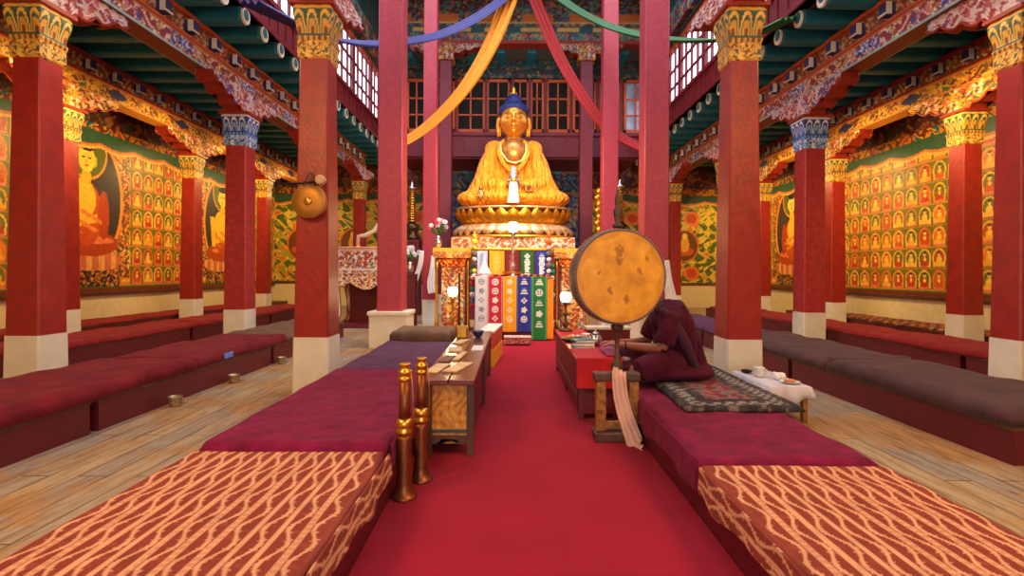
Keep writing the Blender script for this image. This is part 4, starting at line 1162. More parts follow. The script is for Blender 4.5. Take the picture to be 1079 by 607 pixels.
obj('upper_rim', lathe(B(), [(R*.92, 3.54), (R*.97, 3.56), (R*.97, LZ), (R*.85, LZ)], seg=48, M=Matrix.Diagonal((1, .55, 1, 1))), mat('beaded_gold', srgb(236, 190, 130), .3, .7, var=.4, scale=26), t, True)

S = thing('buddha_statue', 'great golden buddha statue in saffron robe with blue hair above the altar', 'statue', (SX, SY+.55, LZ))
KS = SY/F    # metres per photo pixel at the figure
def v3(x, z, y=0): return (x*KS*1.03, y, z*KS*1.03)
def fill_robe(bm):
    s = KS*1.03
    def e(x, z, y, rx, rz, ry, rot=None): ell(bm, (x*s, y*s, z*s), (rx*s, ry*s, rz*s), rot, 28)
    e(0, 10, -2, 56, 9.5, 26)                    # crossed legs
    e(-40, 9, -8, 19, 9, 17); e(40, 9, -8, 19, 9, 17)
    e(0, 8, 5, 50, 8, 24)
    e(0, 34, 6, 25, 33, 15)                    # trunk
    e(0, 60, 5, 24, 13, 12)                    # shoulders
    e(-20, 64, 4, 11, 9, 10); e(20, 64, 4, 11, 9, 10)
    for sg in (-1, 1):                          # hanging sleeves
        tube(bm, [(sg*21*s, 2*s, 62*s), (sg*27*s, 0*s, 46*s), (sg*31*s, -4*s, 28*s), (sg*40*s, -8*s, 12*s)], [8*s, 10*s, 11*s, 10*s], 16)
    tube(bm, [(-36*s, -6*s, 26*s), (-20*s, -15*s, 22*s), (-6*s, -19*s, 20*s)], [10*s, 8*s, 6*s], 12)
    tube(bm, [(36*s, -6*s, 26*s), (20*s, -15*s, 22*s), (6*s, -19*s, 20*s)], [10*s, 8*s, 6*s], 12)
def robe_mat():
    m = mat('saffron_silk_robe', srgb(246, 150, 12), .6, var=.08, scale=3, sheen=.03)
    nt = m.node_tree; b = nt.nodes['Principled BSDF']; L = nt.links.new
    tc = nt.nodes.new('ShaderNodeTexCoord'); mp = nt.nodes.new('ShaderNodeMapping'); mp.inputs['Scale'].default_value = (1.6, 1.6, .35)
    L(tc.outputs['Object'], mp.inputs['Vector'])
    w = nt.nodes.new('ShaderNodeTexNoise'); w.inputs['Scale'].default_value = 3.2; w.inputs['Detail'].default_value = 3; w.inputs['Distortion'].default_value = 1.2
    L(mp.outputs[0], w.inputs['Vector'])
    bp = nt.nodes.new('ShaderNodeBump'); bp.inputs['Strength'].default_value = 1; bp.inputs['Distance'].default_value = .32
    L(w.outputs['Fac'], bp.inputs['Height']); L(bp.outputs[0], b.inputs['Normal'])
    return m
m_robeS = robe_mat()
blob('robe', m_robeS, fill_robe, S, .045, 8)
s = KS*1.03
# bare chest in the V opening, with collar edge
def fchest(bm):
    ell(bm, (0, -6*s, 58*s), (14*s, 11*s, 14*s), None, 24); tube(bm, [(0, 4*s, 62*s), (0, 2.5*s, 74*s), (0, 1*s, 84*s)], [11*s, 8.6*s, 8*s], 16)
blob('chest', mat('old_gilt_chest', srgb(176, 122, 62), .35, .6, var=.2), fchest, S, .03, 4)
bm = B(); tube(bm, [(-14*s, -10*s, 66*s), (-12.5*s, -14.5*s, 56*s), (-6*s, -16.5*s, 47*s), (2*s, -17*s, 45*s), (9*s, -16.2*s, 48*s), (13*s, -14*s, 57*s), (13*s, -9*s, 67*s)], 1.0*s, 8); obj('collar_edge', bm, mat('cream_hem', srgb(230, 200, 140), .5), S, True)
for sg in (-1, 1):                              # robe lapels
    bm = B(); tube(bm, [(sg*9*s, 1*s, 73*s), (sg*14.5*s, -8*s, 66*s), (sg*15.5*s, -13*s, 56*s), (sg*10*s, -17*s, 44*s), (sg*2*s, -19*s, 34*s)], [2.2*s, 2.4*s, 2.4*s, 2.4*s, 2*s], 10); obj('lapel', bm, m_robeS, S, True)
# head
def sculpt_head(bm, c, rx, ry, rz):
    """face looks to -y; real features pushed out of an egg-shaped skull"""
    n_, m_ = 72, 56; rows = []
    def g(a, b, sa, sb): return math.exp(-(a/sa)**2-(b/sb)**2)
    for i in range(m_+1):
        th = PI*i/m_; row = []
        for j in range(n_):
            ph = 2*PI*j/n_
            x, y, z = math.sin(th)*math.sin(ph), -math.sin(th)*math.cos(ph), math.cos(th)
            w = 1-.18*max(0, -z)**1.5
            X, Y, Z_ = x*rx*w, y*ry*(1-.1*max(0, -z)), z*rz
            if y < 0:
                q = .0
                q += .20*g(x, z+.10, .11, .16)*(1 if z > -.35 else .5)      # nose
                q += .10*g(x, z-.08, .08, .25)
                q += .07*g(x, z+.40, .22, .07)+.05*g(x, z+.50, .17, .05)    # lips
                q -= .03*g(x, z+.45, .2, .025)
                q += .08*g(x, z+.72, .25, .14)                              # chin
                for e_ in (-.36, .36):
                    q -= .07*g(x-e_, z-.06, .22, .12); q += .055*g(x-e_, z-.04, .14, .06); q += .045*g(x-e_, z-.26, .28, .05)
                    q += .04*g(x-e_*1.2, z+.3, .25, .25)
                Y -= q*ry
            row.append(bm.verts.new((c[0]+X, c[1]+Y, c[2]+Z_)))
        rows.append(row)
    for a, b in zip(rows, rows[1:]):
        for j in range(n_): bm.faces.new((a[j], b[j], b[(j+1) % n_], a[(j+1) % n_]))
    bmesh.ops.remove_doubles(bm, verts=bm.verts, dist=1e-5)
hc = (0, -1*s, 92*s)
bm = B(); sculpt_head(bm, hc, 14.2*s, 15*s, 19*s); head = obj('head', bm, m_goldskin, S, True)
for sg in (-1, 1):
    bm = B(); tube(bm, [(sg*14.2*s, 1*s, 97*s), (sg*16.3*s, 0, 94*s), (sg*16.8*s, 0, 86*s), (sg*15.8*s, -.5*s, 76*s), (sg*14.4*s, 0, 77*s), (sg*14.4*s, 1*s, 88*s)], [1.6*s, 2*s, 1.8*s, 1.7*s, 1.2*s, 1.2*s], 10); obj('ear', bm, m_goldskin, head, True)
    bm = B(); tube(bm, [((sg*5+q*4.0)*s, hc[1]-(14.8-.18*abs(sg*5+q*4)**1.2)*s, (92.6-.5*(1-q*q))*s) for q in (-1, -.5, 0, .5, 1)], [.12*s, .38*s, .48*s, .38*s, .12*s], 6); obj('eye', bm, mat('painted_eye', srgb(40, 26, 30), .4), head, True)
    bm = B(); tube(bm, [((sg*5.4+q*4.6)*s, hc[1]-(15.3-.2*abs(sg*5.4+q*4.6)**1.2)*s, (97.2-1.5*q*q)*s) for q in (-1, -.5, 0, .5, 1)], [.12*s, .3*s, .35*s, .3*s, .12*s], 6); obj('eyebrow', bm, mat('painted_brow', srgb(60, 40, 30), .4), head, True)
bm = B(); tube(bm, [(q*4.2*s, hc[1]-(15.6-.55*abs(q)**2*2)*s, (83.6+.5*q*q)*s) for q in (-1, -.5, 0, .5, 1)], [.25*s, .75*s, .8*s, .75*s, .25*s], 8); obj('lips', bm, mat('painted_lips', srgb(178, 52, 34), .4), head, True)
bm = B(); ell(bm, (0, hc[1]-14.9*s, 100*s), (.9*s, .5*s, .9*s), seg=10); obj('forehead_mark', bm, m_brass, head, True)
def fhair(bm):
    ell(bm, (0, 2*s, 104*s), (15.8*s, 15.5*s, 9.5*s), None, 28); ell(bm, (0, 6*s, 98*s), (15.2*s, 12*s, 14*s), None, 28)
    ell(bm, (0, 1*s, 113*s), (9*s, 9*s, 7*s), None, 24); ell(bm, (0, 1*s, 118*s), (6*s, 6*s, 4*s), None, 20)
blob('hair', m_hair, fhair, S, .03, 3, disp=('VORONOI', .03, .09))
obj('crown_jewel', lathe(B(), [(3*s, 120*s), (4*s, 122*s), (1.5*s, 124*s), (2.4*s, 126*s), (.2*s, 130*s)], seg=14), m_gold, S, True)
# hands: five bent fingers each
def stat_hand(side, pos, dirs, scale, rot, parent, m, name='hand', curl=.5):
    """palm at origin, fingers toward -z"""
    bm = B(); q = scale
    ell(bm, (0, 0, -.2*q), (.42*q, .17*q, .5*q), seg=16)
    tube(bm, [(0, 0, .6*q), (0, 0, .1*q)], [.3*q, .3*q], 12)
    L_ = [.62, .78, .84, .74]
    for i in range(4):
        x = (-.33+.22*i)*q*side; l = L_[3-i]*q
        p0 = Vector((x, 0, -.55*q)); p1 = p0+Vector((x*.1, -.04*q*curl, -l*.42)); p2 = p1+Vector((0, -.25*q*curl, -l*.32)); p3 = p2+Vector((0, -.3*q*curl, -l*.22))
        tube(bm, [p0+Vector((0, 0, .25*q)), p0, p1, p2, p3], [.11*q, .11*q, .1*q, .09*q, .06*q], 8)
    th = Vector((.36*q*side, -.03*q, -.1*q))
    tube(bm, [th*.6, th+Vector((.12*q*side, -.08*q, -.2*q)), th+Vector((.18*q*side, -.14*q, -.45*q)), th+Vector((.14*q*side, -.18*q, -.66*q))], [.15*q, .13*q, .11*q, .07*q], 8)
    M = Matrix.Translation(Vector(pos)) @ rot.to_4x4()
    bmesh.ops.transform(bm, matrix=M, verts=bm.verts)
    o = obj(name, bm, m, parent, True)
    r = o.modifiers.new('merge', 'REMESH'); r.mode = 'VOXEL'; r.voxel_size = q*.045; r.use_smooth_shade = True
    sm = o.modifiers.new('soften', 'SMOOTH'); sm.iterations = 2
    return o
stat_hand(1, (-33*s, -25*s, 15*s), None, 7.5*s, rotx(-.35) @ rotz(.1), S, m_bronze2 if 0 else mat('old_gilt_hand', srgb(150, 100, 50), .35, .7), curl=.35)
stat_hand(-1, (12*s, -27*s, 19*s), None, 7*s, roty(-1.3) @ rotx(.2), S, MATS['old_gilt_hand'], curl=.5)
# offering held in the lap, with white scarf
t = thing('offering_bowl', 'gold and silver begging bowl with jewelled top in the lap of the great buddha', 'bowl', (SX, SY+.55-27*s, LZ+19*s)); t.scale = (.8, .8, .72)
obj('bowl_body', lathe(B(), [(3*s, 0), (7*s, 2*s), (9*s, 6*s), (8.5*s, 10*s), (7*s, 11*s)], seg=24), m_silver, t, True)
obj('jewel_top', lathe(B(), [(6*s, 11*s), (7.5*s, 13*s), (4*s, 17*s), (5*s, 20*s), (3*s, 23*s), (3.5*s, 26*s), (.3*s, 31*s)], seg=18), m_silver, t, True)
bm = B(); ell(bm, (0, -8*s, 8*s), (3.6*s, 2*s, 3.6*s), seg=12); obj('gold_boss', bm, m_gold, t, True)
o = scarf('prayer_scarf', None, [(SX, SY+.55-37*s, LZ+22*s), (SX, SY+.55-38*s, LZ+16*s), (SX, SY+.55-38.5*s, LZ+8*s), (SX, SY+.55-38*s, LZ+1.5*s)], [7*s, 12*s]); tag(o, 'white silk scarf hanging from the bowl in the great buddha lap', 'scarf')

# ------------------------------------------------------------------ hanging swags
def swag(lb, pts, w, m, seed=0):
    o = scarf('cloth_swag', None, pts, w, None, m, seed, normal=(0, -.7, .7)); tag(o, lb, 'drapery')
    return o
def PP(px_, py, d): return ((px_-540)/F*d, d, EYE-(py-287)/F*d)
m_sb = mat('blue_swag', srgb(26, 16, 104), .6, var=.1); m_sy = mat('yellow_swag', srgb(240, 150, 8), .6, var=.08); m_sr = mat('red_swag', srgb(168, 4, 10), .6, var=.08); m_sg = mat('green_swag', srgb(10, 84, 30), .6, var=.08)
swag('deep blue cloth swag sweeping from the ceiling to the left windows', [PP(560, -28, 14), PP(515, 10, 13.8), PP(470, 34, 13.2), PP(428, 44, 12.6), PP(390, 47, 12), PP(350, 42, 11.2), PP(310, 27, 10.3), PP(262, 4, 9.0)], [.34, .42], m_sb)
swag('orange-yellow cloth swag falling from the ceiling to the left', [PP(543, -28, 14), PP(530, 12, 14), PP(513, 52, 13.9), PP(492, 88, 13.8), PP(468, 117, 13.7), PP(440, 142, 13.6), PP(408, 160, 13.5)], [.50, .40], m_sy, 1)
swag('red cloth swag falling from the ceiling to the right', [PP(552, -28, 16.6), PP(570, 16, 16.6), PP(588, 58, 16.5), PP(607, 92, 16.4), PP(630, 125, 16.3), PP(655, 146, 16.2), PP(690, 162, 16.1)], [.42, .46], m_sr, 2)
swag('green cloth swag sweeping from the ceiling to the right windows', [PP(560, -26, 14.7), PP(600, 6, 14.5), PP(640, 27, 14.3), PP(680, 38, 13.6), PP(720, 42, 12.6), PP(765, 41, 11.2), PP(800, 33, 10.2), PP(832, 18, 9.5)], [.34, .42], m_sg, 3)

# ------------------------------------------------------------------ gong on near left column
t = thing('gong', 'round brass gong hanging on the front of the near left column', 'gong', (-2.43, 6.22, 2.335))
G0 = Matrix.Rotation(PI/2, 4, 'X')
obj('disc', lathe(B(), [(.0, .0), (.1, .012), (.2, .0), (.207, -.01), (.207, -.05), (.2, -.05)][1:], seg=40, M=G0), mat('dull_gong_brass', srgb(176, 118, 44), .45, .6, var=.15, scale=5), t, True)
bm = B(); ell(bm, (0, -.015, 0), (.05, .025, .05), seg=16); obj('boss', bm, m_brass, t, True)
bm = B(); tube(bm, [(-.07, .0, .19), (-.02, .05, .33), (.0, .085, .36), (.03, .05, .32), (.08, 0, .185)], .008, 6); obj('hanging_cord', bm, m_woodd, t, True)
t = thing('gong_mallet', 'wooden gong mallet with pale ring head above the brass gong', 'mallet', (-2.4, 6.20, 2.56))
obj('handle', tube(B(), [(-.33, -.01, -.03), (.1, -.01, .0)], .013, 8), m_black, t, True)
Mh = Matrix.Translation((.13, -.02, .02)) @ Matrix.Rotation(PI/2, 4, 'X')
obj('head', lathe(B(), [(.02, -.05), (.055, -.04), (.06, .03), (.04, .045), (.02, .04)], seg=18, M=Mh), mat('pale_wood', srgb(190, 150, 110), .6, var=.3), t, True)
obj('peg', box(B(), -.015, .015, 0, .1, .0, .03), m_woodd, t)

# ------------------------------------------------------------------ drum and stand
DX, DY = .945, 4.68
DZ = EYE-(291-287)/F*DY
t = thing('frame_drum', 'big round skin drum on a pole facing the viewer', 'drum', (DX, DY, DZ), math.radians(9))
RD = .422
MD = Matrix.Rotation(PI/2, 4, 'X')
def skin_paint(x, y, z):
    r = np.hypot(x, z); col = base(x, srgb(218, 152, 44))
    n_ = np.sin(x*13+2*np.sin(z*9))+np.sin(z*11+2.2*np.sin(x*7+1)); col[n_ > .9] = srgb(210, 144, 40); col[n_ > 1.5] = srgb(200, 134, 38); col[n_ < -1.2] = srgb(224, 160, 54)
    m = r > .36+.02*np.sin(np.arctan2(z, x)*9); col[m] = srgb(206, 138, 40)
    for (a, b, q) in ((-.02, .22, .05), (-.02, .14, .035), (.17, .05, .028), (-.1, -.12, .03), (.05, -.2, .03), (-.2, .03, .02), (.24, .16, .02)):
        m = ((x-a)/q)**2+((z-b)/(q*1.4))**2+.5*np.sin(x*90)*np.sin(z*70) < .6; col[m] = srgb(164, 104, 32)
    return col
n_, mm = 96, 40
rr = np.linspace(0.001, RD-.012, mm); aa = np.linspace(0, 2*PI, n_+1)
RR, AA = np.meshgrid(rr, aa, indexing='ij')
for sg, nm in ((-1, 'drum_skin'), (1, 'drum_skin')):
    P = np.stack([RR*np.cos(AA), np.full_like(RR, sg*.095)-sg*-.006*np.cos(RR/RD*PI/2), RR*np.sin(AA)], -1)
    obj(nm, paint(gridmesh(nm, P), skin_paint), m_mural, t, True)
prof = [(RD-.02, -.096), (RD-.008, -.1), (RD+.0, -.09), (RD+.004, -.05), (RD+.006, 0), (RD+.004, .05), (RD+.0, .09), (RD-.004, .1), (RD-.02, .096)]
bm = B(); rings = []
for r, z in prof+prof[::-1][0:0]:
    rings.append([bm.verts.new((r*math.cos(2*PI*q/64), z, r*math.sin(2*PI*q/64))) for q in range(64)])
rings.append([bm.verts.new(((RD-.03)*math.cos(2*PI*q/64), .09, (RD-.03)*math.sin(2*PI*q/64))) for q in range(64)])
rings.append([bm.verts.new(((RD-.03)*math.cos(2*PI*q/64), -.09, (RD-.03)*math.sin(2*PI*q/64))) for q in range(64)])
for a, b in zip(rings, rings[1:]+rings[:1]):
    for q in range(64): bm.faces.new((a[q], a[(q+1) % 64], b[(q+1) % 64], b[q]))
obj('drum_hoop', bm, mat('dark_painted_hoop', srgb(96, 78, 76), .45, var=.3), t, True)
bm = B()
for q in range(64):
    a = 2*PI*q/64
    for sy in (-.088, .088): ell(bm, ((RD+.001)*math.cos(a), sy, (RD+.001)*math.sin(a)), (.005, .005, .005), seg=6)
obj('drum_pegs', bm, m_brass, t, True)
zb = .62-DZ
obj('pole', lathe(B(), [(.03, zb-.02), (.05, zb+.02), (.055, zb+.07), (.025, zb+.1), (.035, zb+.13), (.022, zb+.16), (.02, zb+.25), (.026, -RD-.08), (.05, -RD-.05), (.06, -RD-.015), (.05, -RD-.01)], seg=20), m_woodd, t, True)
obj('finial', lathe(B(), [(.04, RD+.015), (.05, RD+.04), (.025, RD+.06), (.035, RD+.12), (.045, RD+.16), (.02, RD+.2), (.03, RD+.25), (.012, RD+.36)], seg=16), m_woodd, t, True)

t = thing('drum_stand', 'worn wooden frame stand with gilded posts holding the drum pole', 'stand', (DX+.0, DY, .012))
obj('top_bar', box(B(), -.21, .2, -.06, .06, .525, .60, .012), m_woodd, t)
obj('base_bar', box(B(), -.21, .195, -.11, .11, .0, .08, .012), m_woodd, t)
m_gpost = mat('worn_gilt_wood', srgb(150, 96, 36), .5, .2, var=.6, scale=22, bump=.3)
for x in (-.145, .145): obj('post', box(B(), x-.045, x+.045, -.045, .045, .08, .525, .008), m_gpost, t, label='worn gilded post')
obj('crosspiece', box(B(), -.12, .12, -.02, .02, .10, .16, .005), m_gpost, t)
m_scp = mat('pink_silk_scarf', srgb(214, 170, 150), .7, var=.12, bump=.4, bscale=30)
o = scarf('prayer_scarf', None, [(DX+.01, DY-.055, .64), (DX+.0, DY-.085, .60), (DX+.01, DY-.09, .45), (DX+.04, DY-.1, .3), (DX+.09, DY-.12, .15), (DX+.11, DY-.15, .09), (DX+.13, DY-.2, .03), (DX+.16, DY-.3, .03)], [.12, .15], m=m_scp, seed=4)
tag(o, 'pinkish silk scarf hanging from the drum stand to the carpet', 'scarf')

# ------------------------------------------------------------------ right red tables
t = thing('red_table', 'long low red table with cloth-covered end behind the drum stand', 'table', (.88, 5.25, .012))
obj('table_top', box(B(), -.22, .22, 0, 2.75, .58, .62, .008), mat('red_lacquer', srgb(178, 24, 40), .35, var=.1), t)
obj('end_board', box(B(), -.2, .2, .03, .06, .06, .58), m_dred, t)
obj('side_board', box(B(), -.205, -.18, .1, 2.7, .1, .58), m_dred, t)
obj('side_board', box(B(), .18, .205, .1, 2.7, .1, .58), m_dred, t)
for x in (-.2, .15):
    for y in (.02, 1.35, 2.65): obj('leg', box(B(), x, x+.05, y, y+.05, 0, .58), m_dred, t)
obj('rail', box(B(), -.215, -.2, .1, 2.7, .22, .25), m_woodd, t)
o = cushion('red_cloth', 'bright red cloth hanging over the near end of the red table', 'cloth', .655, 1.105, 5.22, 5.9, .635, .65, mat('scarlet_cloth', srgb(190, 20, 32), .8, var=.1), .003, res=.03)
X, Z = np.meshgrid(np.linspace(-.23, .23, 30), np.linspace(0, 1, 10), indexing='ij')
zt = .645-.30*Z; obj('hanging_edge', gridmesh('hanging_edge', np.stack([X, -.352-.012*np.sin(X*40)*Z, zt], -1)), MATS['scarlet_cloth'], o, True)
# items on the table
m_cy = mat('cyan_cover', srgb(40, 150, 170), .4); m_bk2 = mat('white_page', srgb(230, 226, 216), .6)
def book(lb, x, y, z, rz, m):
    t = thing('book', lb, 'book', (x, y, z), rz)
    obj('pages', box(B(), -.115, .115, -.085, .085, .006, .026), m_bk2, t)
    bm = B(); box(bm, -.12, .12, -.09, .09, 0, .006); box(bm, -.12, .12, -.09, .09, .026, .032); box(bm, -.122, -.115, -.09, .09, 0, .032); obj('cover', bm, m, t)
book('turquoise book lowest in the small stack on the red table', .82, 5.98, .636, .1, m_cy)
book('pale book in the middle of the small stack on the red table', .83, 5.98, .670, -.15, m_paper)
book('blue-green book topmost in the small stack on the red table', .82, 5.99, .704, .2, mat('green_cover', srgb(20, 110, 120), .4))
t = thing('offering_tray', 'round dark tray of mixed offerings on the red table', 'tray', (.80, 6.6, .632))
obj('tray_dish', lathe(B(), [(.12, 0), (.17, .02), (.18, .04), (.165, .035), (.12, .012)], seg=28), m_black, t, True)
rnd = random.Random(3)
for q in range(7):
    bm = B(); a = q*2.4; ell(bm, (.075*math.cos(a), .075*math.sin(a), .05), (.032, .03, .028), seg=12)
    obj('offering', bm, mat('offering_%d' % (q % 3), [srgb(230, 220, 200), srgb(220, 160, 50), srgb(110, 120, 90)][q % 3], .6), t, True)
t = thing('tea_pot', 'small silver lidded pot between the books and the monk hands', 'pot', (1.0, 6.22, .632))
obj('pot_body', lathe(B(), [(.04, 0), (.075, .04), (.08, .09), (.05, .13), (.045, .14)], seg=22), m_silver, t, True)
obj('lid', lathe(B(), [(.05, .14), (.035, .16), (.01, .17), (.015, .185), (.003, .19)], seg=18), m_silver, t, True)
obj('spout', tube(B(), [(-.06, 0, .06), (-.1, 0, .09), (-.125, 0, .13)], [.016, .012, .008], 8), m_silver, t, True)
t = thing('tea_bowl', 'small white bowl beside the tray on the red table', 'bowl', (.98, 6.9, .632))
obj('bowl_body', lathe(B(), [(.03, 0), (.035, .01), (.06, .05), (.065, .065), (.055, .06), (.02, .015)], seg=18), m_scarf, t, True)
t = thing('side_shelf', 'low white-topped shelf behind the red table, beyond the monk', 'shelf', (1.5, 8.2, H1+.09))
obj('shelf_top', box(B(), -.35, .35, -.15, .15, .22, .26, .005), mat('pale_top', srgb(210, 200, 190), .5), t)
obj('shelf_body', box(B(), -.33, .33, -.13, .13, 0, .22), m_dred, t)

# ------------------------------------------------------------------ monk
MX, MY, MZ = 1.60, 5.40, H1+.132
t = thing('person', 'person in dark maroon robes seated cross-legged behind the drum, reaching to the red table', 'person', (MX, MY, MZ)); t.scale = (1.17, 1.17, 1.2)
# skin figure: one continuous body
# build the body as a voxel-merged set of tapering limbs (continuous surface)
def fbody(bm):
    def T(pts, r): tube(bm, pts, r, 16)
    T([(.05, .05, .08), (.07, .05, .25), (.05, .03, .4), (-.02, .01, .53), (-.08, 0, .6)], [.15, .135, .15, .13, .06])
    T([(-.06, 0, .56), (-.1, 0, .63), (-.14, 0, .72)], [.07, .055, .055])
    ell(bm, (-.155, 0, .80), (.093, .076, .115), seg=24)
    ell(bm, (-.155, 0, .755), (.085, .062, .075), seg=20)
    for y in (-1, 1):
        T([(-.03, y*.1, .52), (-.04, y*.19, .50), (-.07, y*.24, .38), (-.11, y*.24, .26)], [.07, .065, .052, .046])
        T([(-.11, y*.24, .26), (-.26, y*.15, .262), (-.42, y*.08, .275)], [.046, .038, .026])
        T([(.02, y*.08, .1), (-.17, y*.22, .11), (-.33, y*.3, .09)], [.11, .095, .07]); T([(-.33, y*.3, .09), (-.28, y*.08, .055), (-.24, -y*.1, .045)], [.065, .05, .035])
        # ear
        ell(bm, (-.14, y*.078, .79), (.018, .008, .03), seg=10)
        # hand resting, five fingers
        hx, hy, hz = -.455, y*.07, .275
        ell(bm, (hx, hy, hz), (.05, .036, .017), seg=14)
        for q in range(4):
            fy = hy+(-.027+.018*q); l = [.062, .075, .072, .055][q]
            T([(hx-.03, fy, hz), (hx-.05-l*.3, fy, hz+.004), (hx-.05-l*.75, fy, hz-.008), (hx-.05-l, fy, hz-.022)], [.0095, .009, .0085, .007])
        T([(hx+.01, hy-y*.02, hz), (hx-.02, hy-y*.048, hz-.004), (hx-.05, hy-y*.055, hz-.012)], [.013, .011, .008])
    # nose, brow, chin
    ell(bm, (-.252, 0, .785), (.02, .013, .022), seg=10); ell(bm, (-.23, 0, .815), (.02, .05, .012), seg=10); ell(bm, (-.225, 0, .715), (.025, .026, .02), seg=10); ell(bm, (-.237, 0, .745), (.012, .024, .009), seg=10)
blob('body', m_skin, fbody, t, .0085, 3)
def fhairm(bm): ell(bm, (-.145, 0, .825), (.092, .079, .098), seg=24); ell(bm, (-.125, 0, .79), (.07, .077, .07), seg=20)
blob('hair', mat('short_black_hair', srgb(26, 20, 20), .8), fhairm, t, .012, 3)
for y in (-.03, .03):
    bm = B(); ell(bm, (-.243, y, .795), (.006, .013, .006), seg=10); obj('eye', bm, m_black, t, True)
def frobe(bm):
    tube(bm, [(.06, .04, .1), (.09, .04, .28), (.07, .03, .43), (.0, .01, .55), (-.06, 0, .60)], [.21, .18, .185, .165, .085], 20)
    ell(bm, (.0, 0, .5), (.14, .24, .12), seg=24)
    for y in (-1, 1):
        tube(bm, [(-.02, y*.16, .52), (-.06, y*.24, .40), (-.1, y*.25, .30)], [.085, .085, .085], 14)
        tube(bm, [(.04, y*.1, .12), (-.16, y*.25, .12), (-.34, y*.32, .09)], [.13, .125, .1], 16)
    ell(bm, (-.1, 0, .06), (.33, .36, .075), seg=28)
    tube(bm, [(.14, .1, .5), (.24, .08, .3), (.27, .05, .12), (.28, .0, .06)], [.08, .1, .1, .08], 14)
    ell(bm, (.12, 0, .05), (.3, .3, .07), seg=24)
blob('robe', m_robe, frobe, t, .018, 4, disp=('CLOUDS', .03, .09))
bm = B(); tube(bm, [(-.1, -.19, .58), (0, -.2, .5), (.1, -.2, .3), (.2, -.16, .1)], [.03, .04, .045, .03], 10); tube(bm, [(.1, .15, .56), (-.06, .02, .63), (-.12, -.14, .57)], [.035, .045, .03], 10)
obj('shawl_fold', bm, mat('deep_plum_shawl', srgb(70, 22, 46), .9, var=.2, sheen=.03), t, True)
bm = B(); tube(bm, [(-.385+.0, -.10+.03*math.cos(a), .272+.034*math.sin(a)) for a in [2*PI*q/12 for q in range(13)]], .006, 6); obj('wrist_beads', bm, m_black, t, True)
# violet cloth on the lap and a violet book cloth
o = cushion('folded_cloth', 'violet folded cloth on the red table in front of the person', 'cloth', .95, 1.12, 5.3, 5.7, .652, .70, mat('violet_cloth', srgb(150, 60, 110), .8, var=.15), .006, res=.02)

# ------------------------------------------------------------------ small cloth-covered table at the right
t = thing('low_table', 'small low wooden table under a white cloth beside the near right column', 'table', (2.80, 5.66, 0)); t.scale = (.8, .95, .93)
obj('table_top', box(B(), -.25, .25, -.45, .45, .34, .38, .008), m_woodd, t)
for x in (-.2, .2):
    for y in (-.4, .4): obj('leg', box(B(), x-.03, x+.03, y-.03, y+.03, 0, .34, .004), m_gpost, t)
obj('rail', box(B(), -.2, .2, -.42, -.39, .24, .34), m_gpost, t)
obj('rail', box(B(), -.215, -.19, -.4, .4, .24, .34), m_gpost, t)
def tcloth(nm, w, l, z, drop, m):
    nx, ny = 30, 44; U, V_ = np.meshgrid(np.linspace(-1, 1, nx), np.linspace(-1, 1, ny), indexing='ij')
    X = U*(w+drop*.0); Y = V_*l
    ex = np.clip((np.abs(U)-.86)/.14, 0, 1); ey = np.clip((np.abs(V_)-.92)/.08, 0, 1)
    Xx = np.sign(U)*np.minimum(np.abs(U)/.86, 1)*w+np.sign(U)*ex*.02; Yy = np.sign(V_)*np.minimum(np.abs(V_)/.92, 1)*l+np.sign(V_)*ey*.02
    hang = np.maximum(ex, ey); Z_ = z-hang*drop*(1+.25*np.sin(Yy*9+Xx*11))
    Xx = Xx+hang*.018*np.sin(Yy*35)*np.sign(U)*(ex > 0); Yy = Yy+hang*.018*np.sin(Xx*35)*np.sign(V_)*(ey > 0)
    o = obj(nm, gridmesh(nm, np.stack([Xx, Yy, Z_], -1)), m, None, True)
    s_ = o.modifiers.new('thickness', 'SOLIDIFY'); s_.thickness = .005
    return o
o = tcloth('table_cloth', .212, .442, .366, .13, mat('pale_lilac_cloth', srgb(206, 196, 208), .8, var=.1)); o.location = (2.80, 5.66, 0); tag(o, 'crumpled pale lilac cloth draped over the small low table', 'cloth')
m_cup = mat('white_china', srgb(226, 222, 210), .3, var=.1)
t = thing('tea_cup', 'white china cup standing on the small low table', 'cup', (2.72, 5.74, .37))
obj('cup_body', lathe(B(), [(.04, 0), (.055, .01), (.06, .09), (.062, .1), (.055, .1), (.045, .02)], seg=20), m_cup, t, True)
obj('handle', tube(B(), [(.055, 0, .08), (.09, 0, .07), (.09, 0, .04), (.055, 0, .03)], .007, 6), m_cup, t, True)
t = thing('napkin', 'crumpled white napkin right of the cup on the small low table', 'napkin', (2.86, 5.58, .371))
blob('folds', m_scarf, lambda bm: [ell(bm, (.03*math.cos(a), .03*math.sin(a), .035), (.045, .035, .04), rotz(a), 10) for a in (0, 1.3, 2.6, 4, 5.2)], t, .01, 2, disp=('CLOUDS', .03, .03))
t = thing('plate', 'small plate of food at the near right corner of the low table', 'plate', (2.88, 5.40, .37))
obj('dish', lathe(B(), [(.05, 0), (.09, .012), (.1, .02), (.085, .016), (.05, .006)], seg=24), m_cup, t, True)
bm = B(); ell(bm, (0, 0, .025), (.06, .04, .02), seg=14); obj('bread', bm, mat('bread_crust', srgb(200, 130, 90), .7, var=.2), t, True)
t = thing('spoon_dish', 'dark small dish at the far left corner of the low table', 'dish', (2.68, 5.95, .37))
obj('dish', lathe(B(), [(.03, 0), (.055, .01), (.065, .03), (.055, .028), (.03, .008)], seg=20), m_black, t, True)

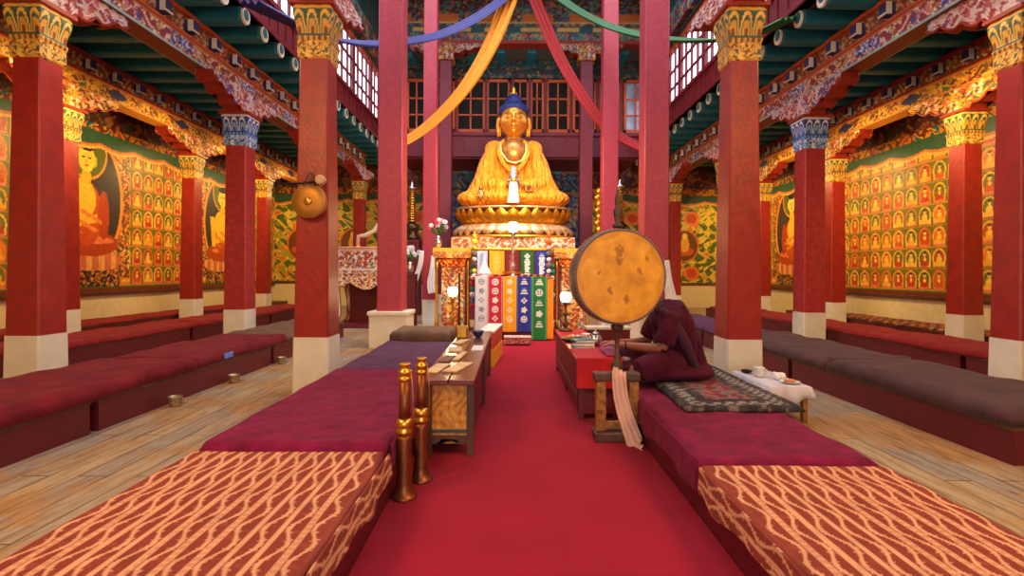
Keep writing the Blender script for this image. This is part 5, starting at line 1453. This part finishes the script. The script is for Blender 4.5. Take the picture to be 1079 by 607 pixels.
# ------------------------------------------------------------------ camera, light, world
cam = bpy.data.cameras.new('camera'); co = bpy.data.objects.new('camera', cam); C.objects.link(co)
co.location = (0, 0, EYE); co.rotation_euler = (PI/2, 0, 0)
co.rotation_euler = (Matrix.Rotation(PI/2, 3, 'X') @ Matrix.Rotation(math.radians(.3), 3, 'Z')).to_euler()
cam.sensor_width = 36; cam.lens = F/1079*36; cam.shift_y = -(303.5-CY)/1079; cam.clip_start = .05
bpy.context.scene.camera = co
def area(x, y, z, sx, sy, e, col, rot=(0, 0, 0)):  # added area light for fill, no fixture modelled
    l = bpy.data.lights.new('warm_fill', 'AREA'); l.shape = 'RECTANGLE'; l.size = sx; l.size_y = sy; l.energy = e; l.color = col
    o = bpy.data.objects.new('warm_fill', l); C.objects.link(o); o.location = (x, y, z); o.rotation_euler = rot
WARM = (1, .70, .27)
for y in (9.5, 13.0, 16.8, 20.5):
    for sd in (-1, 1): area(sd*7.9, y, 4.9, .5, 1.6, 88, WARM, (0, -sd*math.radians(42), 0))  # unseen warm fill added to wash the mural walls
for y in (3.5, 7.5):
    for sd in (-1, 1): area(sd*5.0+.2, y-.5, 5.0, .8, .8, 22, (1, .74, .42))  # weak overhead fill added above the aisle benches, no fixture there
area(-3.4, 1.0, 4.5, 1.2, 1.2, 125, (1, .56, .2), (math.radians(40), 0, 0)); area(3.6, 1.0, 4.5, 1.2, 1.2, 125, (1, .56, .2), (math.radians(40), 0, 0))  # added pair of unseen fills warming the near column fronts
area(.1, 14.2, 5.2, 1.5, .5, 150, (1, .72, .4), (math.radians(60), 0, 0))  # unseen fill added to brighten the great buddha
area(.05, 9.6, 4.6, 1.2, .4, 110, (1, .74, .42), (math.radians(50), 0, 0))  # unseen fill added to brighten the altar front and carpet
sl = bpy.data.lights.new('sun', 'SUN'); sl.energy = 1.9; sl.angle = math.radians(28); sl.color = (.84, .84, 1)
so = bpy.data.objects.new('sun', sl); C.objects.link(so); so.location = (0, 6, 14); so.rotation_euler = Vector((0, .45, -.89)).to_track_quat('-Z', 'Y').to_euler()
W = bpy.data.worlds.new('sky'); bpy.context.scene.world = W; W.use_nodes = True
W.node_tree.nodes['Background'].inputs[0].default_value = (.88, .92, 1.0, 1); W.node_tree.nodes['Background'].inputs[1].default_value = 3.4
sc = bpy.context.scene
sc.view_settings.view_transform = 'Standard'; sc.view_settings.look = 'None'; sc.view_settings.gamma = 1; sc.view_settings.use_curve_mapping = False
sc.view_settings.exposure = 0.35
